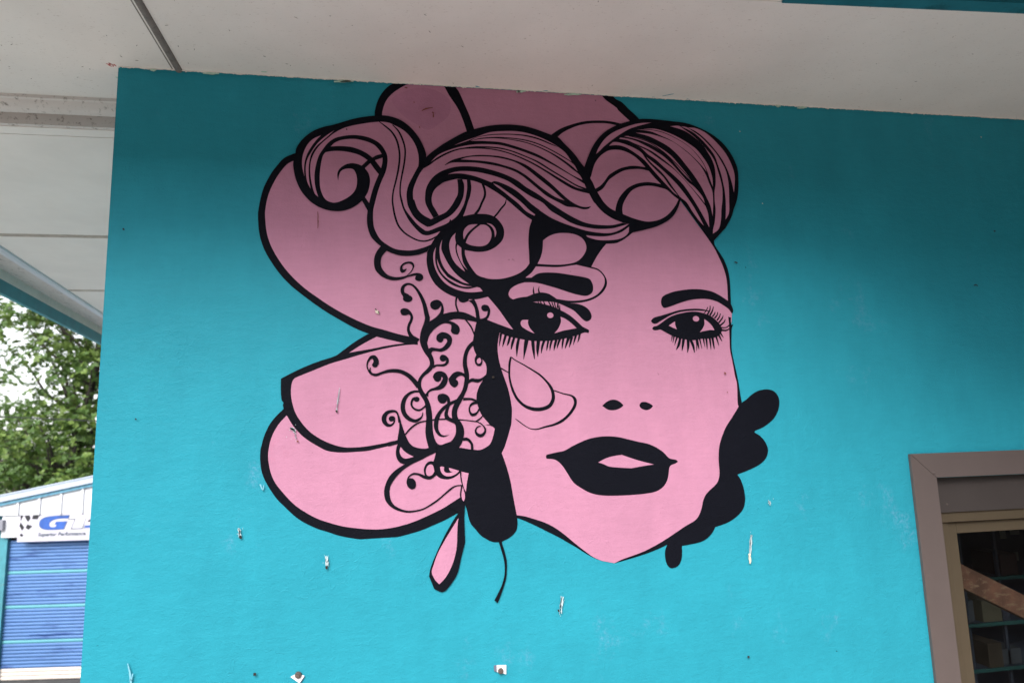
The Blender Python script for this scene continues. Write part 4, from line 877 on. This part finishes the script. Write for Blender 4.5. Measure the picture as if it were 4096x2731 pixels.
# ---------------------------------------------------------------- remnants of a plastic sign under two bolts
REM = [([(-0.3405, 1.0455), (-0.3247, 1.0532), (-0.3033, 1.0477), (-0.2987, 1.0451), (-0.3136, 1.0248)], [(-0.3136, 1.0248), (-0.3113, 1.0231), (-0.2979, 1.0436), (-0.2987, 1.0451)], (-0.3171, 1.0496, 0.0109)), ([(0.3146, 1.0285), (0.3464, 1.0267), (0.3456, 0.9983), (0.3149, 1.0078)], [(0.3054, 1.028), (0.3146, 1.0285), (0.3149, 1.0078), (0.3058, 1.0108)], (0.3275, 1.0103, 0.0097))]
for i, (wp, dp, (bx, bz, br)) in enumerate(REM):
    e = empty('sign_remnant', (bx, 0, bz), ('torn triangular white plastic scrap under a bolt low on the wall', 'torn square white plastic scrap with grey edge under a bolt low on the wall')[i], 'plastic scrap', 'plastic scraps left under bolts')
    EI = Matrix.Translation((-bx, 0, -bz))
    for nm_, P, mt, y0 in (('plastic_scrap', wp, M_plastic, -.0045), ('torn_edge', dp, M_slate, -.0044)):
        o = prism(nm_, [(p[0], p[1]) for p in P], (1, 0, 0), (0, 0, 1), (0, .003, 0), mt, e, (0, y0, 0)); o.matrix_parent_inverse = EI
    bm = bmesh.new()
    MR = Matrix.Translation((bx, -.0075, bz)) @ Matrix.Rotation(R(90), 4, 'X')
    bmesh.ops.create_cone(bm, cap_ends=True, segments=24, radius1=br, radius2=br * .85, depth=.005, matrix=MR)
    bmesh.ops.create_cone(bm, cap_ends=True, segments=6, radius1=br * .55, radius2=br * .5, depth=.005, matrix=Matrix.Translation((0, -.004, 0)) @ MR)
    bmesh.ops.recalc_face_normals(bm, faces=bm.faces)
    me = bpy.data.meshes.new('bolt'); bm.to_mesh(me); bm.free()
    o = finish(me, 'bolt', M_steel, e); o.matrix_parent_inverse = EI

# ---------------------------------------------------------------- shed with roller door, 11 m away, facing the camera
rt = Vector((.9866, -.1632, 0)); fw = Vector((.1632, .9866, 0))
SO = Vector((0, -2.35, 0)) + fw * 11.0
SM = Matrix(((rt.x, fw.x, 0, SO.x), (rt.y, fw.y, 0, SO.y), (0, 0, 1, 0), (0, 0, 0, 1)))
shed = empty('garage_shed', (0, 0, 0), 'small white gabled shed with a blue roller door across the yard', 'shed')
shed.matrix_world = SM
def sb(name, a, b, mat, parent=shed, bev=0): return box(name, a, b, mat, parent, bev=bev)
def sp(name, pts, ext, mat, y, parent=shed): return prism(name, pts, (1, 0, 0), (0, 0, 1), (0, ext, 0), mat, parent, (0, y, 0))
DX0, DX1, DT = -8.02, -4.70, .47
slope = (1.323 - 1.062) / (8.168 - 6.721); RXm = -6.36
def rz(x, base=1.062, x0=-8.168): return base + slope * ((x if x < RXm else 2 * RXm - x) - x0)
sb('wall', (-9.2, .10, YARD), (DX0 - .10, .28, .88), M_pilaster)
sb('wall', (DX1 + .10, .10, YARD), (-3.5, .28, .88), M_pilaster)
sb('side_wall', (-9.2, .28, YARD), (-9.05, 6, .9), M_pilaster)
sb('side_wall', (-3.65, .28, YARD), (-3.5, 6, .9), M_pilaster)
sb('pilaster', (DX0 - .12, .02, YARD), (DX0, .10, .60), M_pilaster)
sb('pilaster', (DX1, .02, YARD), (DX1 + .12, .10, .60), M_pilaster)
sb('lintel_board', (-8.092, -.03, .525), (DX1 + .1, .10, .862), M_white)
# ribbed gable cladding, one pan per panel
pw = .337
x = -8.160 - 3 * pw
k = 0
while x < -3.6:
    x1 = x + pw
    pts = [(x + .004, .866), (x1 - .004, .866), (x1 - .004, rz(x1) - .0), (x + .004, rz(x))]
    if x < RXm < x1: pts.insert(3, (RXm, rz(RXm)))
    sp('gable_panel', pts, .02, M_white, -.06)
    sp('rib', [(x1 - .022, .864), (x1 + .010, .864), (x1 + .010, rz(x1 + .01) - .004), (x1 - .022, rz(x1 - .02) - .004)], .03, M_white, -.085)
    x = x1
# verge flashing (patchy sky blue) and pale barge
def band(name, lo, hi, y, ext, mat):
    xs = [-9.3, RXm, -3.4]
    sp(name, [(xs[0], rz(xs[0]) + lo), (xs[1], rz(xs[1]) + lo), (xs[2], rz(xs[2]) + lo), (xs[2], rz(xs[2]) + hi), (xs[1], rz(xs[1]) + hi), (xs[0], rz(xs[0]) + hi)], ext, mat, y)
band('verge_flashing', -.055, -.002, -.10, .03, M_lblue)
band('barge_board', .0, .088, -.14, .08, M_zinc)
for sgn, xa, xb in ((1, -9.4, RXm), (-1, RXm, -3.3)):
    P = [(xa, -.15, rz(xa) + .092), (xb, -.15, rz(xb) + .092), (xb, 6.1, rz(xb) + .092), (xa, 6.1, rz(xa) + .092)]
    me = bpy.data.meshes.new('roof_sheet')
    me.from_pydata(P + [(p_[0], p_[1], p_[2] + .02) for p_ in P], [], [(0, 1, 2, 3), (7, 6, 5, 4), (0, 4, 5, 1), (1, 5, 6, 2), (2, 6, 7, 3), (3, 7, 4, 0)])
    finish(me, 'roof_sheet', M_zinc, shed)
door = empty('roller_door'); door.parent = shed
# one slat mesh: rounded front, shared by every slat
H0 = .0519
zb0 = -1.632
def slat_mesh(h, nm_):
    seg = 7
    prof = [(.008, 0)] + [(-.010 * math.sin(math.pi * (k + .5) / (seg + 1)) ** .7, h * (.05 + .89 * k / seg)) for k in range(seg + 1)] + [(.008, h * .985)]
    L = DX1 - DX0
    V = [(0, a_, b_) for a_, b_ in prof] + [(L, a_, b_) for a_, b_ in prof]
    n_ = len(prof)
    F = [(i, i + n_, i + 1 + n_, i + 1) for i in range(n_ - 1)]
    me = bpy.data.meshes.new(nm_); me.from_pydata(V, [], F)
    for p_ in me.polygons: p_.use_smooth = True
    return me
meshes = {}
z = zb0; i = 0
nsl = 40
for i in range(nsl):
    key = 'cream' if i < 3 else ('teal' if i in (10, 20, 30) else 'blue')
    h = .0577 if key == 'cream' else H0
    if key not in meshes:
        me = slat_mesh(h, 'slat'); me.materials.append({'cream': M_slat_cream, 'teal': M_slat_teal, 'blue': M_blue}[key]); meshes[key] = me
    o = bpy.data.objects.new('slat', meshes[key]); COL.objects.link(o); o.parent = door; o.location = (DX0, .085, z)
    if key != 'blue': o['label'] = {'cream': 'cream bottom slat', 'teal': 'turquoise stripe slat'}[key]
    z += h
print('door top', z)
sb('door_backing', (DX0, .105, YARD), (DX1, .12, .6), M_signblack)
gb_ = sb('lamp_box', (-8.30, -.09, .64), (-8.035, .02, .80), M_greybox, None, .01)
gb_.matrix_world = SM; tag(gb_, 'grey box lamp fixed at the left corner of the shed front', 'lamp')

sign = empty('shop_sign', (0, 0, 0), 'white sign with chequered flag and blue italic letters above the roller door', 'sign')
sign.matrix_world = SM
YSG = -.055
sb('sign_board', (-7.815, YSG, .455), (-4.9, YSG + .022, .862), M_signwhite, sign)
def px(a, b):       # photograph measurements of the sign, laid out on the sign board itself
    return (-8.152 + (a / 3.484) * .004073, .864 - ((b - 628) / 3.484) * .00396)
def flat(name, P, mat, off=.004):
    return prism(name, [px(*p_) for p_ in P], (1, 0, 0), (0, 0, 1), (0, .002, 0), mat, sign, (0, YSG - off, 0))
for P in ([(310, 632), (352, 632), (318, 708)], [(364, 632), (432, 632), (450, 672), (418, 722), (385, 680)], [(480, 632), (565, 630), (545, 690), (468, 684)],
          [(318, 720), (374, 795), (346, 838), (305, 775)], [(412, 752), (482, 778), (434, 828), (388, 800)], [(340, 872), (374, 900), (345, 920), (315, 893)]):
    flat('flag_square', P, M_signblack)
def sm(P): return [tuple(q_) for q_ in curve([list(p_[:2]) for p_ in P], True, [len(p_) > 2 for p_ in P], 3)]
Gp = [(968, 650, 1), (958, 688, 1), (830, 690), (760, 705), (715, 735), (708, 770), (730, 798), (780, 800, 1), (800, 780), (795, 765, 1), (750, 765, 1), (765, 775, 1), (800, 728, 1), (945, 728, 1), (905, 832, 1), (760, 835), (650, 828), (595, 800), (575, 755), (590, 700), (660, 665), (780, 652)]
Gp = [(968, 650, 1), (958, 688, 1), (830, 690), (760, 705), (715, 735), (706, 768), (725, 795), (770, 802), (800, 790), (800, 768, 1), (775, 765, 1), (800, 728, 1), (945, 728, 1), (905, 832, 1), (760, 835), (650, 828), (595, 800), (575, 755), (590, 700), (660, 665), (780, 652)]
def grow(P, k):
    cx = sum(p_[0] for p_ in P) / len(P); cy = sum(p_[1] for p_ in P) / len(P)
    return [(cx + (p_[0] - cx) * k, cy + (p_[1] - cy) * (k + .03)) for p_ in P]
flat('letter_outline', grow(sm(Gp), 1.045), M_signsilver, .003)
flat('letter_g', sm(Gp), M_signblue, .006)
def outline_letter(name, P, mat_in):
    flat('letter_outline', grow(P, 1.03), M_signsilver, .003)
    flat(name, P, mat_in, .006)
def stroke_flat(name, path, w_, mat, off=.0065):
    for (a0, b0), (a1, b1) in zip(path, path[1:]):
        L_ = math.hypot(a1 - a0, b1 - b0); dx, dz = (a1 - a0) / L_ * w_ / 2, (b1 - b0) / L_ * w_ / 2
        flat(name, [(a0 - dx - dz, b0 - dz + dx), (a0 - dx + dz, b0 - dz - dx), (a1 + dx + dz, b1 + dz - dx), (a1 + dx - dz, b1 + dz + dx)], mat, off)
flat('letter_t', [(962, 690), (1060, 690), (1195, 690), (1152, 835), (1003, 835), (1045, 705), (960, 705)], M_signwhite, .0045)
stroke_flat('letter_t_outline', [(960, 700), (1052, 700), (1006, 831), (1155, 831), (1197, 697)], 11, M_signsilver)
outline_letter('letter_r', [(1195, 697), (1420, 697), (1400, 760), (1380, 830), (1172, 830)], M_signwhite)
flat('letter_r_shade', [(1190, 790), (1390, 790), (1380, 822), (1180, 822)], M_signblue, .008)
flat('letter_r_counter', [(1235, 715), (1330, 715), (1320, 745), (1222, 745)], M_signblack, .008)
def text_mesh(txt, size, x, z, y, mat, parent, shear=.2, sx=.8):
    c_ = bpy.data.curves.new('lettering', 'FONT'); c_.body = txt; c_.size = size; c_.shear = shear; c_.resolution_u = 3
    c_.offset = size * .03
    t = bpy.data.objects.new('tmp', c_); COL.objects.link(t)
    bpy.context.view_layer.update()
    me = bpy.data.meshes.new_from_object(t.evaluated_get(bpy.context.evaluated_depsgraph_get()))
    bpy.data.objects.remove(t)
    me.transform(Matrix.Translation((x, y, z)) @ Matrix.Rotation(R(90), 4, 'X') @ Matrix.Diagonal((sx, 1, 1, 1)))
    return finish(me, 'lettering', mat, parent)
tx, tz = px(560, 920)
t_ = text_mesh('Superior Performance.', .082, tx, tz, YSG - .005, M_signgrey, sign)
w0 = max(v.co.x for v in t_.data.vertices) - tx
k_ = (px(1215, 0)[0] - tx) / w0
for v in t_.data.vertices: v.co.x = tx + (v.co.x - tx) * k_

# ---------------------------------------------------------------- trees behind the shed
def make_tree(name, base, label, lobes, npuff, seed, leaf=.12, group=None):
    """trunk, branching limbs and rosettes of leaves gathered in puffs with gaps between them"""
    rnd = random.Random(seed)
    t = empty(name, base, label, 'tree', group)
    B = Vector(base)
    top = Vector(lobes[0][0])
    tr = [B + (top - B) * f + Vector((math.sin(f * 5 + seed), math.cos(f * 4 + seed), 0)) * .22 * f for f in [i / 9 for i in range(10)]]
    tube('trunk', [tuple(p - B) for p in tr], [.27 * (1 - .8 * i / 9) for i in range(10)], M_bark, t, 10)
    wts = [l_[2] for l_ in lobes]
    puffs = []
    tries = 0
    while len(puffs) < npuff and tries < npuff * 30:
        tries += 1
        c_, r_, _ = rnd.choices(lobes, wts)[0]
        d = Vector((rnd.uniform(-1, 1), rnd.uniform(-1, 1), rnd.uniform(-1, 1)))
        if not .25 < d.length < 1: continue
        p = Vector(c_) + Vector((d.x * r_[0], d.y * r_[1], d.z * r_[2]))
        if min([(p - q_).length for q_ in puffs] or [9]) < .30: continue
        puffs.append(p)
    for p in puffs:
        st = tr[min(9, max(3, int((p.z - B.z) / (top.z - B.z) * 7)))]
        if rnd.random() < .2:
            path = []
            for i in range(6):
                q_ = i / 5
                path.append(tuple(st.lerp(p, q_) - B + Vector((rnd.uniform(-.1, .1), rnd.uniform(-.1, .1), -.25 * math.sin(q_ * math.pi)))))
            tube('limb', path, [.075 * (1 - .85 * i / 5) for i in range(6)], M_bark, t, 5)
    V, F, Mi = [], [], []
    for p in puffs:
        R_ = rnd.uniform(.30, .55)
        young = rnd.random() < .4
        for c in range(int(20 * (R_ / .4) ** 2)):
            a = rnd.uniform(0, 2 * math.pi); sz = rnd.uniform(-.55, 1)
            dr = Vector((math.cos(a) * math.sqrt(1 - sz * sz), math.sin(a) * math.sqrt(1 - sz * sz), sz * .8))
            cc = p + dr * R_ * rnd.uniform(.55, 1.05)
            up = (dr + Vector((0, 0, .7))).normalized()
            u = up.orthogonal().normalized(); w_ = up.cross(u)
            mi_ = 1 if (young and rnd.random() < .6) or rnd.random() < .12 else 0
            n_ = rnd.randint(7, 11); tilt0 = rnd.uniform(.2, .7)
            for k in range(n_):
                b_ = 2 * math.pi * k / n_ + rnd.uniform(-.3, .3); tl = tilt0 + rnd.uniform(-.3, .3)
                ld = (u * math.cos(b_) + w_ * math.sin(b_)) * math.cos(tl) + up * math.sin(tl)
                sd = up.cross(ld).normalized()
                L_ = leaf * rnd.uniform(.7, 1.25); W_ = L_ * .24
                b0 = len(V)
                V += [cc - B, cc + ld * L_ * .6 + sd * W_ - B, cc + ld * L_ - up * L_ * .12 - B, cc + ld * L_ * .6 - sd * W_ - B]
                F += [(b0, b0 + 1, b0 + 2), (b0, b0 + 2, b0 + 3)]; Mi += [mi_, mi_]
    me = bpy.data.meshes.new('crown'); me.from_pydata([tuple(v) for v in V], [], F)
    me.polygons.foreach_set('material_index', Mi)
    o = finish(me, 'crown', [M_leaf, M_leaf2], t); o['kind'] = 'stuff'
    print(name, 'leaves', len(F) // 2)
    return t

make_tree('broadleaf_tree', (-8.5, 17.2, YARD), 'tall broadleaf tree with glossy rosettes of leaves behind the shed', [((-8.1, 17.0, 5.0), (2.5, 1.5, 2.3), 3), ((-8.3, 16.6, 1.9), (2.7, 1.5, 1.35), 2.4), ((-5.5, 17.5, 3.6), (2.0, 1.5, 3.0), 1.6)], 370, 3, leaf=.10)
make_tree('broadleaf_tree', (-12.6, 22, YARD), 'darker broadleaf tree standing farther back at the left of the shed', [((-12.0, 22, 2.0), (2.2, 1.6, 1.6), 2), ((-14.5, 22, 3.4), (2.0, 1.6, 2.6), 1)], 90, 5, leaf=.10)


dw = sheet('driveway', 0, 0, 1, 1, YARD + .004, M_road)
dw.data.vertices.foreach_set('co', [c_ for q_ in ((-10, -3.0), (-2.5, -3.0), (-2.5, .2), (-10, .2)) for c_ in (SM @ Vector((q_[0], q_[1], YARD + .004)))])
# overhead cable between the trees and the shop
cb = tube('overhead_cable', [(-16 + 14 * k / 12, 3.0 + 6.6 * k / 12, 3.02 - .92 * k / 12 + .25 * (k / 12 - .75) ** 2) for k in range(13)], .007, M_cable, seg=6)
tag(cb, 'thin black overhead cable crossing in front of the trees', 'cable')

# ---------------------------------------------------------------- the far side of the road, seen only in the glass
opp = empty('roadside_building', (0, -20, YARD), 'long dark clad building across the road behind the viewer', 'building')
def ob(name, a, b, mat): o = box(name, a, b, mat, opp); o.matrix_parent_inverse = Matrix.Translation((0, 20, -YARD)); return o
ob('wall', (-26, -30, YARD), (30, -20, 7.0), M_far)
ob('roof', (-26.5, -30.5, 7.0), (30.5, -19.5, 7.0 + .3), M_farroof)
for k in range(12):
    ob('window', (-23 + k * 4.3, -20.03, -.4), (-21 + k * 4.3, -19.97, 1.0), M_signblack)
